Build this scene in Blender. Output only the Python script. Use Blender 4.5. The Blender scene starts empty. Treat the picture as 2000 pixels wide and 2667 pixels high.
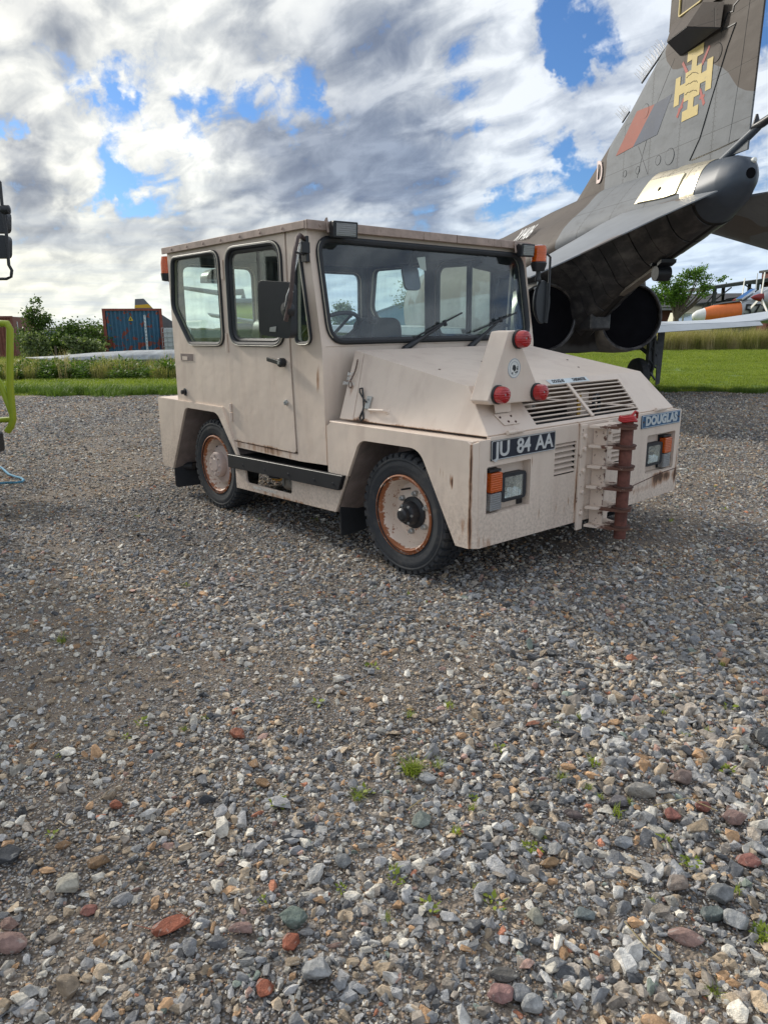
import bpy, bmesh, math, random
import numpy as np
from mathutils import Vector, Matrix, Euler
from mathutils.geometry import tessellate_polygon
sc = bpy.context.scene
C = sc.collection
rnd = random.Random(7)
PI = math.pi
# ------------------------------------------------------------------ camera
FPX = 1892.28; CAMH = 1.42
_R = Vector((0.99995179, -0.002423, -0.009516)).normalized()
_U = Vector((0.00981963, 0.24673883, 0.96903226)).normalized()
_F = Vector((0.0, 0.96907899, -0.24675072)).normalized()
cd = bpy.data.cameras.new('camera'); cam = bpy.data.objects.new('camera', cd); C.objects.link(cam)
cam.matrix_world = Matrix(((_R.x, _U.x, -_F.x, 0), (_R.y, _U.y, -_F.y, 0), (_R.z, _U.z, -_F.z, CAMH), (0, 0, 0, 1)))
cd.sensor_fit = 'VERTICAL'; cd.sensor_height = 36.0; cd.lens = FPX / 2667 * 36; cd.clip_start = 0.05; cd.clip_end = 3000
sc.camera = cam
def pdir(px, py): return (_F + _R * ((px - 1000) / FPX) - _U * ((py - 1333.5) / FPX)).normalized()
# ------------------------------------------------------------------ node helper
class NT:
    def __init__(s, tree): s.t = tree; s.n = tree.nodes; s.l = tree.links
    def new(s, typ, **kw):
        n = s.n.new(typ)
        for k, v in kw.items(): setattr(n, k, v)
        return n
    def put(s, sock, v):
        if v is None: return
        if hasattr(v, 'is_linked') or hasattr(v, 'links'): s.l.new(v, sock)
        else:
            try: sock.default_value = v
            except Exception:
                sock.default_value = (*v, 1.0) if len(v) == 3 else v
    def m(s, op, a, b=None, c=None, clamp=False):
        n = s.new('ShaderNodeMath', operation=op, use_clamp=clamp)
        s.put(n.inputs[0], a); s.put(n.inputs[1], b); s.put(n.inputs[2], c); return n.outputs[0]
    def vm(s, op, a, b=None, scale=None):
        n = s.new('ShaderNodeVectorMath', operation=op)
        s.put(n.inputs[0], a); s.put(n.inputs[1], b)
        if scale is not None: s.put(n.inputs['Scale'], scale)
        return n.outputs['Value'] if op in ('DOT_PRODUCT', 'LENGTH', 'DISTANCE') else n.outputs[0]
    def noise(s, vec, scale, detail=4, rough=.55, dist=0, col=False):
        n = s.new('ShaderNodeTexNoise'); s.put(n.inputs['Vector'], vec); s.put(n.inputs['Scale'], scale)
        n.inputs['Detail'].default_value = detail; n.inputs['Roughness'].default_value = rough; n.inputs['Distortion'].default_value = dist
        return n.outputs['Color'] if col else n.outputs['Fac']
    def voro(s, vec, scale, feature='F1', out='Distance', rand=1.0):
        n = s.new('ShaderNodeTexVoronoi', feature=feature); s.put(n.inputs['Vector'], vec); s.put(n.inputs['Scale'], scale)
        n.inputs['Randomness'].default_value = rand; return n.outputs[out]
    def ramp(s, fac, stops, interp='LINEAR'):
        n = s.new('ShaderNodeValToRGB'); cr = n.color_ramp; cr.interpolation = interp
        while len(cr.elements) < len(stops): cr.elements.new(0.5)
        for e, (p, c) in zip(cr.elements, stops):
            e.position = p; e.color = (c, c, c, 1) if isinstance(c, (int, float)) else (*c, 1)
        s.put(n.inputs[0], fac); return n.outputs[0]
    def sstep(s, v, a, b):
        n = s.new('ShaderNodeMapRange', interpolation_type='SMOOTHSTEP'); s.put(n.inputs[0], v)
        n.inputs[1].default_value = a; n.inputs[2].default_value = b; return n.outputs[0]
    def mix(s, f, a, b, blend='MIX'):
        n = s.new('ShaderNodeMix', data_type='RGBA', blend_type=blend)
        s.put(n.inputs[0], f); s.put(n.inputs[6], a); s.put(n.inputs[7], b); return n.outputs[2]
    def xyz(s, v):
        n = s.new('ShaderNodeSeparateXYZ'); s.put(n.inputs[0], v); return n.outputs
    def comb(s, x, y, z):
        n = s.new('ShaderNodeCombineXYZ'); s.put(n.inputs[0], x); s.put(n.inputs[1], y); s.put(n.inputs[2], z); return n.outputs[0]
    def bump(s, h, strength=.3, dist=.01):
        n = s.new('ShaderNodeBump'); s.put(n.inputs['Height'], h); n.inputs['Strength'].default_value = strength
        n.inputs['Distance'].default_value = dist; return n.outputs[0]
# ------------------------------------------------------------------ world: Nishita sky with procedural broken cloud
SUN_EL, SUN_AZ = math.radians(27), math.radians(-48)      # azimuth from +Y towards +X
sd = Vector((math.sin(SUN_AZ) * math.cos(SUN_EL), math.cos(SUN_AZ) * math.cos(SUN_EL), math.sin(SUN_EL)))
w = bpy.data.worlds.new('World'); sc.world = w; w.use_nodes = True
t = NT(w.node_tree); t.n.clear()
sky = t.new('ShaderNodeTexSky', sky_type='NISHITA'); sky.sun_disc = False
sky.sun_elevation = SUN_EL; sky.sun_rotation = SUN_AZ; sky.air_density = 1.0; sky.dust_density = 0.4; sky.ozone_density = 2.2
D = t.new('ShaderNodeTexCoord').outputs['Generated']
dx, dy, dz = t.xyz(D)
zz = t.m('MAXIMUM', dz, 0.0)
den = t.m('ADD', zz, 0.085)
P = t.comb(t.m('DIVIDE', dx, den), t.m('DIVIDE', dy, den), 0.0)
warp = t.noise(D, 5.5, 6, .62, 0, True)
warp2 = t.noise(D, 26, 4, .6, 0, True)
Dw = t.vm('ADD', D, t.vm('ADD', t.vm('SCALE', t.vm('SUBTRACT', warp, (.5, .5, .5)), None, .19),
                         t.vm('SCALE', t.vm('SUBTRACT', warp2, (.5, .5, .5)), None, .055)))
def blobs(lst):
    acc = None
    for px, py, rad, wt in lst:
        c = pdir(px, py); k = (FPX / rad) ** 2
        d2 = t.vm('LENGTH', t.vm('SUBTRACT', Dw, tuple(c)))
        g = t.m('MULTIPLY', t.m('POWER', 2.718, t.m('MULTIPLY', t.m('MULTIPLY', d2, d2), -k)), wt)
        acc = g if acc is None else t.m('ADD', acc, g)
    return acc
blue = blobs([(313, 285, 75, 1), (372, 322, 38, .9), (524, 270, 50, .9), (663, 295, 48, 1), (745, 245, 66, .85), (810, 225, 48, .7),
              (480, 372, 36, .8), (300, 462, 52, 1), (352, 524, 58, 1), (1426, 150, 56, 1.1), (1440, 200, 44, 1), (1363, 25, 44, .8),
              (1515, 15, 80, .95), (1560, 100, 50, .5), (1475, 400, 48, .95), (1505, 445, 48, 1.), (1330, 525, 50, 1), (1405, 480, 46, .8),
              (1990, 60, 90, 1), (1990, 470, 110, .6), (210, 245, 36, .6), (1250, 320, 40, .5), (1150, 210, 60, .45), (0, 350, 30, .8)])
dark = blobs([(900, 385, 150, .75), (680, 400, 110, .55), (1080, 430, 150, .5), (60, 420, 80, .75), (170, 545, 70, .6), (30, 540, 70, .4), (330, 590, 80, .6),
              (500, 600, 90, .6), (760, 560, 190, .55), (1000, 545, 160, .4), (880, 30, 190, .6), (640, 90, 100, .3), (190, 20, 90, .5),
              (1180, 610, 140, .35), (130, 690, 120, .4), (380, 720, 90, .35), (1100, 90, 110, .25), (0, 20, 120, .4)])
den2 = t.m('ADD', zz, .26); P2 = t.comb(t.m('DIVIDE', dx, den2), t.m('DIVIDE', dy, den2), 0.0)
Pr = t.comb(t.m('ADD', t.m('MULTIPLY', t.xyz(P2)[0], .80), t.m('MULTIPLY', t.xyz(P2)[1], .60)), t.m('ADD', t.m('MULTIPLY', t.xyz(P2)[0], -.60), t.m('MULTIPLY', t.xyz(P2)[1], .80)), 0.0)
n1 = t.noise(P, 1.3, 4, .5, .35)
n2 = t.noise(t.vm('MULTIPLY', Pr, (1.25, .72, 1)), 7.0, 6, .50, .45)      # mottled puffs drawn out along the wind
n3 = t.noise(Dw, 17.0, 6, .58, .3)
gen = t.sstep(t.noise(D, 2.3, 5, .55, .3), .50, .80)
front = t.sstep(t.vm('DOT_PRODUCT', D, tuple(pdir(1000, 300))), .55, .80)
bl = t.mix(front, gen, blue)
puff = t.m('ADD', t.m('MULTIPLY', t.m('SUBTRACT', n2, .5), 1.9), t.m('MULTIPLY', t.m('SUBTRACT', n3, .5), 1.5))
bm = t.m('SUBTRACT', t.m('MULTIPLY', bl, 1.05), t.m('MULTIPLY', puff, 1.35))
bluemask = t.m('MULTIPLY', t.sstep(bm, .34, 1.15), t.sstep(dz, .02, .14))
dm = t.m('ADD', dark, t.m('MULTIPLY', t.m('SUBTRACT', n1, .5), 1.3)); dm = t.m('ADD', dm, t.m('MULTIPLY', t.m('SUBTRACT', n2, .5), -.7))
darkmask = t.m('MULTIPLY', t.sstep(dm, .05, 1.10), t.m('SUBTRACT', .95, t.m('MULTIPLY', t.sstep(dz, .16, .04), .55)))
sunp = t.vm('DOT_PRODUCT', D, tuple(sd))
glow = t.sstep(sunp, .45, 1.0)
bright = t.mix(glow, (.50, .54, .60, 1), (.68, .675, .63, 1))
horiz = t.sstep(dz, .26, .0)
bright = t.mix(t.m('MULTIPLY', horiz, .75), bright, t.mix(glow, (.46, .57, .69, 1), (.84, .80, .61, 1)))
streak = t.sstep(t.noise(t.comb(t.m('MULTIPLY', dx, 3.2), t.m('MULTIPLY', dy, 3.2), t.m('MULTIPLY', dz, 52)), 1.3, 6, .6, .4), .42, .68)
darkc = t.mix(glow, (.165, .215, .31, 1), (.235, .255, .295, 1))
cl = t.mix(darkmask, bright, darkc)
shade = t.ramp(t.m('ADD', t.m('MULTIPLY', n2, .8), t.m('MULTIPLY', n3, .2)), [(.36, (.56, .60, .68)), (.47, (.82, .84, .87)), (.58, (1.16, 1.155, 1.14))])
cl = t.mix(t.m('SUBTRACT', 1.0, t.m('MULTIPLY', horiz, .55)), cl, t.mix(1.0, cl, shade, 'MULTIPLY'))
cl = t.mix(t.m('MULTIPLY', t.m('MULTIPLY', streak, horiz), .55), cl, t.mix(glow, (.24, .33, .48, 1), (.42, .46, .50, 1)))
skyc = t.mix(1.0, sky.outputs[0], (.040, .058, .082, 1), 'MULTIPLY')
fin = t.mix(bluemask, cl, skyc)
below = t.sstep(dz, -.002, -.03)
fin = t.mix(below, fin, (.30, .30, .28, 1))
bgn = t.new('ShaderNodeBackground'); t.put(bgn.inputs[0], fin); bgn.inputs[1].default_value = 1.0
t.l.new(bgn.outputs[0], t.new('ShaderNodeOutputWorld').inputs[0])
sl = bpy.data.lights.new('sun', 'SUN'); sl.energy = 2.4; sl.angle = math.radians(7); sl.color = (1.0, .94, .84)
so = bpy.data.objects.new('sun', sl); C.objects.link(so); so.rotation_euler = (-sd).to_track_quat('-Z', 'Y').to_euler()
vs = sc.view_settings; vs.view_transform = 'Standard'; vs.look = 'None'; vs.gamma = 1.0; vs.use_curve_mapping = False; vs.exposure = 0.6
# ------------------------------------------------------------------ mesh helper
class M:
    def __init__(s, T=None): s.V = []; s.Fc = []; s.T = T or (lambda p: p)
    def add(s, vs, fs):
        o = len(s.V); s.V += [tuple(s.T(v)) for v in vs]; s.Fc += [tuple(o + i for i in f) for f in fs]; return s
    def box(s, a, b):
        x0, y0, z0 = a; x1, y1, z1 = b
        return s.add([(x0, y0, z0), (x1, y0, z0), (x1, y1, z0), (x0, y1, z0), (x0, y0, z1), (x1, y0, z1), (x1, y1, z1), (x0, y1, z1)],
                     [(0, 3, 2, 1), (4, 5, 6, 7), (0, 1, 5, 4), (1, 2, 6, 5), (2, 3, 7, 6), (3, 0, 4, 7)])
    def obox(s, c, ax, ay, az, h):      # oriented box, axes vectors, half sizes
        c = Vector(c); ax, ay, az = [Vector(q).normalized() * k for q, k in zip((ax, ay, az), h)]
        vs = [c + ax * i + ay * j + az * k for k in (-1, 1) for i, j in ((-1, -1), (1, -1), (1, 1), (-1, 1))]
        return s.add(vs, [(0, 3, 2, 1), (4, 5, 6, 7), (0, 1, 5, 4), (1, 2, 6, 5), (2, 3, 7, 6), (3, 0, 4, 7)])
    def plate(s, outer, holes, off):    # planar 3-D polygon with holes, extruded by vector off
        loops = [[Vector(p) for p in outer]] + [[Vector(p) for p in h] for h in holes]
        flat = [p for l in loops for p in l]
        tris = tessellate_polygon(loops); n = len(flat); off = Vector(off)
        vs = flat + [p + off for p in flat]
        fs = [tuple(tr) for tr in tris] + [tuple(n + i for i in reversed(tr)) for tr in tris]
        k = 0
        for l in loops:
            m = len(l)
            for i in range(m): fs.append((k + i, k + (i + 1) % m, n + k + (i + 1) % m, n + k + i))
            k += m
        return s.add(vs, fs)
    def tube(s, pts, r, n=8, closed=False, cap=True):
        pts = [Vector(p) for p in pts]; m = len(pts); rs = r if isinstance(r, (list, tuple)) else [r] * m
        vs = []; prev = None
        for i, p in enumerate(pts):
            a = pts[i - 1] if (i > 0 or closed) else p; b = pts[(i + 1) % m] if (i < m - 1 or closed) else p
            d = (b - a); d = d.normalized() if d.length > 1e-9 else Vector((0, 0, 1))
            if prev is None:
                u = d.cross(Vector((0, 0, 1)));  u = u if u.length > .1 else d.cross(Vector((1, 0, 0)))
            else: u = prev - d * prev.dot(d)
            u.normalize(); prev = u.copy(); v = d.cross(u)
            for k in range(n):
                an = 2 * PI * k / n; vs.append(p + (u * math.cos(an) + v * math.sin(an)) * rs[i])
        fs = []
        for i in range(m if closed else m - 1):
            j = (i + 1) % m
            for k in range(n): fs.append((i * n + k, i * n + (k + 1) % n, j * n + (k + 1) % n, j * n + k))
        if cap and not closed: fs += [tuple(reversed(range(n))), tuple((m - 1) * n + k for k in range(n))]
        return s.add(vs, fs)
    def lathe(s, prof, c, ax, n=32, a0=0, a1=2 * PI):   # prof: (r, h) along axis
        c = Vector(c); ax = Vector(ax).normalized(); u = ax.cross(Vector((0, 0, 1))); u = u if u.length > .1 else ax.cross(Vector((1, 0, 0)))
        u.normalize(); v = ax.cross(u); full = abs(a1 - a0 - 2 * PI) < 1e-6; cnt = n if full else n + 1
        vs = [c + ax * h + (u * math.cos(a0 + (a1 - a0) * k / n) + v * math.sin(a0 + (a1 - a0) * k / n)) * max(r, 1e-5) for r, h in prof for k in range(cnt)]
        fs = [(i * cnt + k, i * cnt + (k + 1) % cnt, (i + 1) * cnt + (k + 1) % cnt, (i + 1) * cnt + k) for i in range(len(prof) - 1) for k in range(n)]
        return s.add(vs, fs)
    def loft(s, secs, closed=True, cap=True):
        n = len(secs[0]); vs = [p for q in secs for p in q]; kk = n if closed else n - 1
        fs = [(i * n + k, i * n + (k + 1) % n, (i + 1) * n + (k + 1) % n, (i + 1) * n + k) for i in range(len(secs) - 1) for k in range(kk)]
        if cap and closed: fs += [tuple(reversed(range(n))), tuple((len(secs) - 1) * n + k for k in range(n))]
        return s.add(vs, fs)
    def mesh(s, name, sharp=35, recalc=True):
        me = bpy.data.meshes.new(name); me.from_pydata(s.V, [], s.Fc); me.update()
        bm = bmesh.new(); bm.from_mesh(me); bmesh.ops.remove_doubles(bm, verts=bm.verts, dist=1e-5)
        if recalc: bmesh.ops.recalc_face_normals(bm, faces=bm.faces)
        bm.to_mesh(me); bm.free()
        if sharp:
            me.polygons.foreach_set('use_smooth', [True] * len(me.polygons)); me.set_sharp_from_angle(angle=math.radians(sharp))
        return me
    def build(s, name, mat, parent=None, bevel=0, sharp=35, recalc=True, **tags):
        me = s.mesh(name, sharp, recalc); me.materials.append(mat)
        return put(name, me, parent, bevel, **tags)
def put(name, me, parent=None, bevel=0, **tags):
    o = bpy.data.objects.new(name, me); C.objects.link(o)
    if parent is not None: o.parent = parent
    if bevel:
        b = o.modifiers.new('bevel', 'BEVEL'); b.width = bevel; b.segments = 2; b.limit_method = 'ANGLE'; b.angle_limit = math.radians(40); b.harden_normals = True
    for k, v in tags.items(): o[k] = v
    return o
def thing(name, label, cat, loc=(0, 0, 0), rz=0, group=None):
    o = bpy.data.objects.new(name, None); C.objects.link(o); o.location = loc; o.rotation_euler = (0, 0, rz)
    o['label'] = label; o['category'] = cat
    if group: o['group'] = group
    return o
def rpoly(pts, r, seg=5):           # rounded polygon (2-D or 3-D points)
    out = []; n = len(pts); rr = r if isinstance(r, (list, tuple)) else [r] * n
    for i in range(n):
        p0, p, p1 = Vector(pts[i - 1]), Vector(pts[i]), Vector(pts[(i + 1) % n])
        a = (p0 - p); b = (p1 - p); la, lb = a.length, b.length; a.normalize(); b.normalize()
        ang = math.acos(max(-1, min(1, a.dot(b)))); d = min(rr[i] / max(math.tan(ang / 2), .05), la * .45, lb * .45)
        q0, q1 = p + a * d, p + b * d
        for k in range(seg + 1):
            s_ = k / seg; out.append(tuple((1 - s_) ** 2 * q0 + 2 * s_ * (1 - s_) * p + s_ * s_ * q1))
    return out
def text_mesh(body, size, T, depth=.0015, bold=0.0, spacing=1.0, shear=0, sx=1.0):
    cu = bpy.data.curves.new('text', 'FONT'); cu.body = body; cu.size = size; cu.extrude = depth; cu.align_x = 'CENTER'; cu.align_y = 'CENTER'
    cu.offset = bold; cu.space_character = spacing; cu.shear = shear; cu.resolution_u = 4
    ob = bpy.data.objects.new('text', cu); C.objects.link(ob)
    dg = bpy.context.evaluated_depsgraph_get(); me = bpy.data.meshes.new_from_object(ob.evaluated_get(dg))
    bpy.data.objects.remove(ob); bpy.data.curves.remove(cu)
    for v in me.vertices: v.co = T(Vector((v.co.x * sx, v.co.y, v.co.z)))
    me.update(); me.materials.clear(); return me
# ------------------------------------------------------------------ materials
def mat(name, col=(.5, .5, .5), rough=.6, metal=0.0, var=.12, vscale=6, bump=0, bscale=60, spec=.5, fn=None, coat=0, em=None):
    m = bpy.data.materials.new(name); m.use_nodes = True; t = NT(m.node_tree); b = t.n['Principled BSDF']
    tc = t.new('ShaderNodeTexCoord').outputs['Object']
    n = t.noise(tc, vscale, 5, .6)
    c = t.mix(1.0, (*col, 1), t.ramp(n, [(.25, 1 - var), (.75, 1 + var)]), 'MULTIPLY') if var else (*col, 1)
    t.put(b.inputs['Roughness'], rough); b.inputs['Metallic'].default_value = metal; b.inputs['Specular IOR Level'].default_value = spec
    if coat: b.inputs['Coat Weight'].default_value = coat
    if fn: c = fn(t, b, tc, c, n) or c
    t.put(b.inputs['Base Color'], c)
    if bump: t.l.new(t.bump(t.noise(tc, bscale, 4, .6), bump, .004), b.inputs['Normal'])
    if em: b.inputs['Emission Color'].default_value = (*em, 1)
    return m
# ================================================================== AIRCRAFT TUG
TUG = thing('aircraft_tug', 'boxy sand coloured airfield tug with red lamp triangle and rusty front tow hitch', 'tug',
            (1.26809, 4.32608, 0), -0.854999)
tT = lambda p: (p[0], -p[1], p[2])
def TM(): return M(tT)
RUST = [(-.03, 1.065, .74, .010, .35), (-.03, 1.065, .40, .012, .22), (0, 1.03, .36, .012, .10), (-0.245, 1.067, 0.665, .005, .035), (-0.225, 1.067, 0.655, .005, .035), (-0.200, 1.067, 0.645, .005, .035), (-0.170, 1.067, 0.640, .005, .035), (-0.155, 1.067, 0.635, .005, .035), (-0.140, 1.067, 0.640, .005, .035), (-0.120, 1.067, 0.630, .005, .035), (-0.160, 1.067, 0.610, .005, .035), (0, .93, .40, .005, .04), (0, .80, .37, .004, .02), (0, .66, .40, .005, .03), (0, .52, .39, .005, .035), (0, .36, .40, .006, .03), (0, .28, .37, .008, .05), (0, .24, .42, .006, .03), (0, .60, .70, .004, .04), (0, .99, .66, .004, .05), (-.08, 1.067, .40, .02, .05), (-.12, 1.067, .32, .03, .03),
        (0, -.55, .36, .28, .03), (0, -.9, .40, .16, .03), (0, -.8, .43, .12, .025), (-1.15, .95, 1.09, .02, .17), (-1.13, .92, 1.18, .02, .08), (-.99, .99, .87, .05, .03), (-.10, .70, .905, .05, .05),
        (0, .17, .8, .012, .3), (0, .17, .35, .015, .2), (-1.05, 1.06, .40, .02, .15), (-1.75, 1.06, .26, .5, .02), (-2.0, 1.055, .60, .42, .014), (-.6, .95, .866, .6, .012), (0, .95, .3, .04, .06),
        (0, -1.02, .5, .012, .25), (-2.0, 1.055, .565, .5, .02), (-1.35, 1.055, 1.1, .03, .12)]
def paint_fn(rust=True, green=True, amt=1.0, fade=0.0):
    def fn(t, b, tc, c, n):
        st = t.vm('MULTIPLY', tc, (1, 1, .16))
        ns = t.noise(st, 26, 6, .65); nf = t.noise(tc, 55, 5, .65)
        x, y, z = t.xyz(tc)
        # faint vertical washing streaks and general grime
        c = t.mix(t.m('MULTIPLY', t.sstep(t.noise(st, 9, 4, .6), .48, .74), .26), c, (.44, .32, .26, 1))
        c = t.mix(t.m('MULTIPLY', t.sstep(z, .75, .24), t.m('MULTIPLY', t.sstep(nf, .38, .66), .38)), c, (.20, .16, .12, 1))
        acc = None
        for (u, v, zc, rx, rz) in RUST:
            d = t.vm('LENGTH', t.vm('MULTIPLY', t.vm('SUBTRACT', tc, (u, -v, zc)), (1 / rx / 1.6, 1 / rx / 1.6, 1 / rz / 1.5)))
            g = t.m('POWER', 2.718, t.m('MULTIPLY', t.m('MULTIPLY', d, d), -1.3)); acc = g if acc is None else t.m('ADD', acc, g)
        msk = t.m('ADD', t.m('MULTIPLY', acc, .60), t.m('MULTIPLY', t.m('SUBTRACT', ns, .5), 1.5))
        sp = t.sstep(t.noise(tc, 17, 7, .75), .70, .735)       # chips
        r1 = t.m('MULTIPLY', t.sstep(msk, .42, .78), amt)
        c = t.mix(t.m('MULTIPLY', r1, .75), c, (.33, .145, .055, 1))
        c = t.mix(t.m('MULTIPLY', t.sstep(msk, .70, .92), amt), c, (.085, .04, .022, 1))
        c = t.mix(t.m('MULTIPLY', sp, .8), c, (.12, .07, .045, 1))
        b.inputs['Roughness'].default_value = .5
        t.put(b.inputs['Roughness'], t.m('ADD', .36, t.m('MULTIPLY', nf, .22)))
        t.l.new(t.bump(t.m('ADD', t.noise(tc, 3.2, 3, .5), t.m('MULTIPLY', t.noise(tc, 260, 2, .5), .018)), .34, .035), b.inputs['Normal'])
        return c
    return fn
SAND = (.72, .60, .50)
m_paint = mat('sand_paint', SAND, var=.09, vscale=1.7, fn=paint_fn())
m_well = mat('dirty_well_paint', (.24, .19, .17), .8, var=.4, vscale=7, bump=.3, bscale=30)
m_roof = mat('weathered_roof_paint', (.38, .29, .245), .65, var=.3, vscale=11, fn=lambda t, b, tc, c, n: t.mix(t.sstep(t.noise(t.vm('MULTIPLY', tc, (1, 1, .15)), 38, 5, .7), .60, .70), c, (.075, .035, .022, 1)))
m_rubber = mat('black_rubber', (.022, .024, .028), .62, var=.25, bump=.2, bscale=90)
def tyre_fn(t, b, tc, c, n):
    return t.mix(t.m('MULTIPLY', t.sstep(t.noise(tc, 14, 5, .65), .48, .75), .38), c, (.13, .115, .10, 1))
m_tyre = mat('tyre_rubber', (.026, .029, .034), .72, var=.25, bump=.35, bscale=45, fn=tyre_fn)
m_black = mat('black_plastic', (.016, .018, .022), .42, var=.2, bump=.15)
m_bmet = mat('black_painted_steel', (.02, .021, .024), .45, var=.2)
m_seal = mat('cream_seal_strip', (.50, .47, .38), .5, var=.1)
m_steel = mat('zinc_steel', (.42, .43, .42), .45, .6, var=.2)
m_dark = mat('dark_underbody', (.028, .027, .027), .85, var=.4)
m_int = mat('cab_interior_shade', (.055, .062, .075), .7, var=.15)  # the cab's inner shade put into a dark blue-grey colour
m_head = mat('grey_headlining', (.11, .12, .14), .9, var=.15)
m_vinyl = mat('worn_black_vinyl', (.03, .03, .034), .5, var=.25, bump=.2)
m_white = mat('white_lettering', (.74, .74, .70), .5, var=.08)
m_rust = mat('rusty_steel', (.085, .04, .03), .8, var=.5, vscale=16, bump=.5, bscale=60)
m_shelf = mat('chipped_sand_steel', SAND, .6, var=.08, fn=lambda t, b, tc, c, n: t.mix(t.sstep(t.m('ADD', t.noise(tc, 21, 6, .7), t.m('MULTIPLY', t.sstep(t.xyz(tc)[0], .03, .20), .26)), .60, .68), c, (.13, .055, .035, 1)))
m_rim = mat('rusty_sand_rim', SAND, .6, var=.08, fn=lambda t, b, tc, c, n: t.mix(t.sstep(t.m('ADD', t.noise(tc, 24, 6, .7), t.m('MULTIPLY', t.sstep(t.m('MULTIPLY', t.xyz(tc)[1], -1), .995, 1.03), .20)), .56, .66), c, (.30, .10, .035, 1)))
m_hub = mat('sand_hub_paint', (.47, .38, .34), .6, var=.15, fn=lambda t, b, tc, c, n: t.mix(t.sstep(t.noise(tc, 30, 6, .7), .6, .68), c, (.15, .06, .03, 1)))
def glass_mat(name, tint, refl=.08, dirt=.10, dcol=(.5, .52, .5)):
    m = bpy.data.materials.new(name); m.use_nodes = True; t = NT(m.node_tree); t.n.clear()
    tc = t.new('ShaderNodeTexCoord').outputs['Object']
    tr = t.new('ShaderNodeBsdfTransparent'); t.put(tr.inputs[0], (*tint, 1))
    gl = t.new('ShaderNodeBsdfGlossy'); gl.inputs['Roughness'].default_value = .03; t.put(gl.inputs[0], (.95, .97, 1, 1))
    df = t.new('ShaderNodeBsdfDiffuse'); t.put(df.inputs[0], (*dcol, 1))
    fr = t.new('ShaderNodeLayerWeight'); fr.inputs[0].default_value = .5
    a = t.new('ShaderNodeMixShader'); t.put(a.inputs[0], t.m('ADD', .045, t.m('MULTIPLY', t.m('POWER', fr.outputs['Facing'], 5.0), .9), None, True)); t.l.new(tr.outputs[0], a.inputs[1]); t.l.new(gl.outputs[0], a.inputs[2])
    x, y, z = t.xyz(tc)
    dn = t.m('MULTIPLY', t.sstep(t.noise(t.vm('MULTIPLY', tc, (1, 1, .22)), 22, 6, .7), .42, .72), dirt)
    dn = t.m('ADD', dn, t.m('MULTIPLY', t.sstep(t.noise(t.vm('MULTIPLY', tc, (1, 1, .05)), 60, 3, .6), .66, .72), dirt * .9))
    dn = t.m('ADD', dn, t.m('MULTIPLY', t.sstep(z, 1.50, 1.30), t.m('MULTIPLY', t.noise(tc, 40, 5, .7), dirt * 1.6)))
    bm = t.new('ShaderNodeMixShader'); t.put(bm.inputs[0], dn); t.l.new(a.outputs[0], bm.inputs[1]); t.l.new(df.outputs[0], bm.inputs[2])
    t.l.new(bm.outputs[0], t.new('ShaderNodeOutputMaterial').inputs[0]); return m
m_glass = glass_mat('cab_glass', (.90, .95, .96), dirt=.035)
m_glass2 = glass_mat('dusty_side_glass', (.90, .96, .91), dirt=.05, dcol=(.45, .52, .45))
def lens(name, col, tr=.75):
    m = mat(name, col, .12, var=.05, coat=.6); m.node_tree.nodes['Principled BSDF'].inputs['Transmission Weight'].default_value = tr
    t = NT(m.node_tree); b = t.n['Principled BSDF']; tc = t.new('ShaderNodeTexCoord').outputs['Object']
    t.l.new(t.bump(t.m('SINE', t.m('MULTIPLY', t.xyz(tc)[2], 520)), .35, .002), b.inputs['Normal']); return m
m_amber = lens('amber_lens', (.80, .14, .01), .35); m_red = lens('red_lens', (.62, .008, .012), .35); m_clear = lens('grey_clear_lens', (.42, .43, .43), .5)
m_chrome = mat('headlamp_reflector', (.80, .82, .85), .12, 1.0, var=0)
m_mirror = mat('mirror_glass', (.55, .58, .60), .06, 1.0, var=0)
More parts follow.
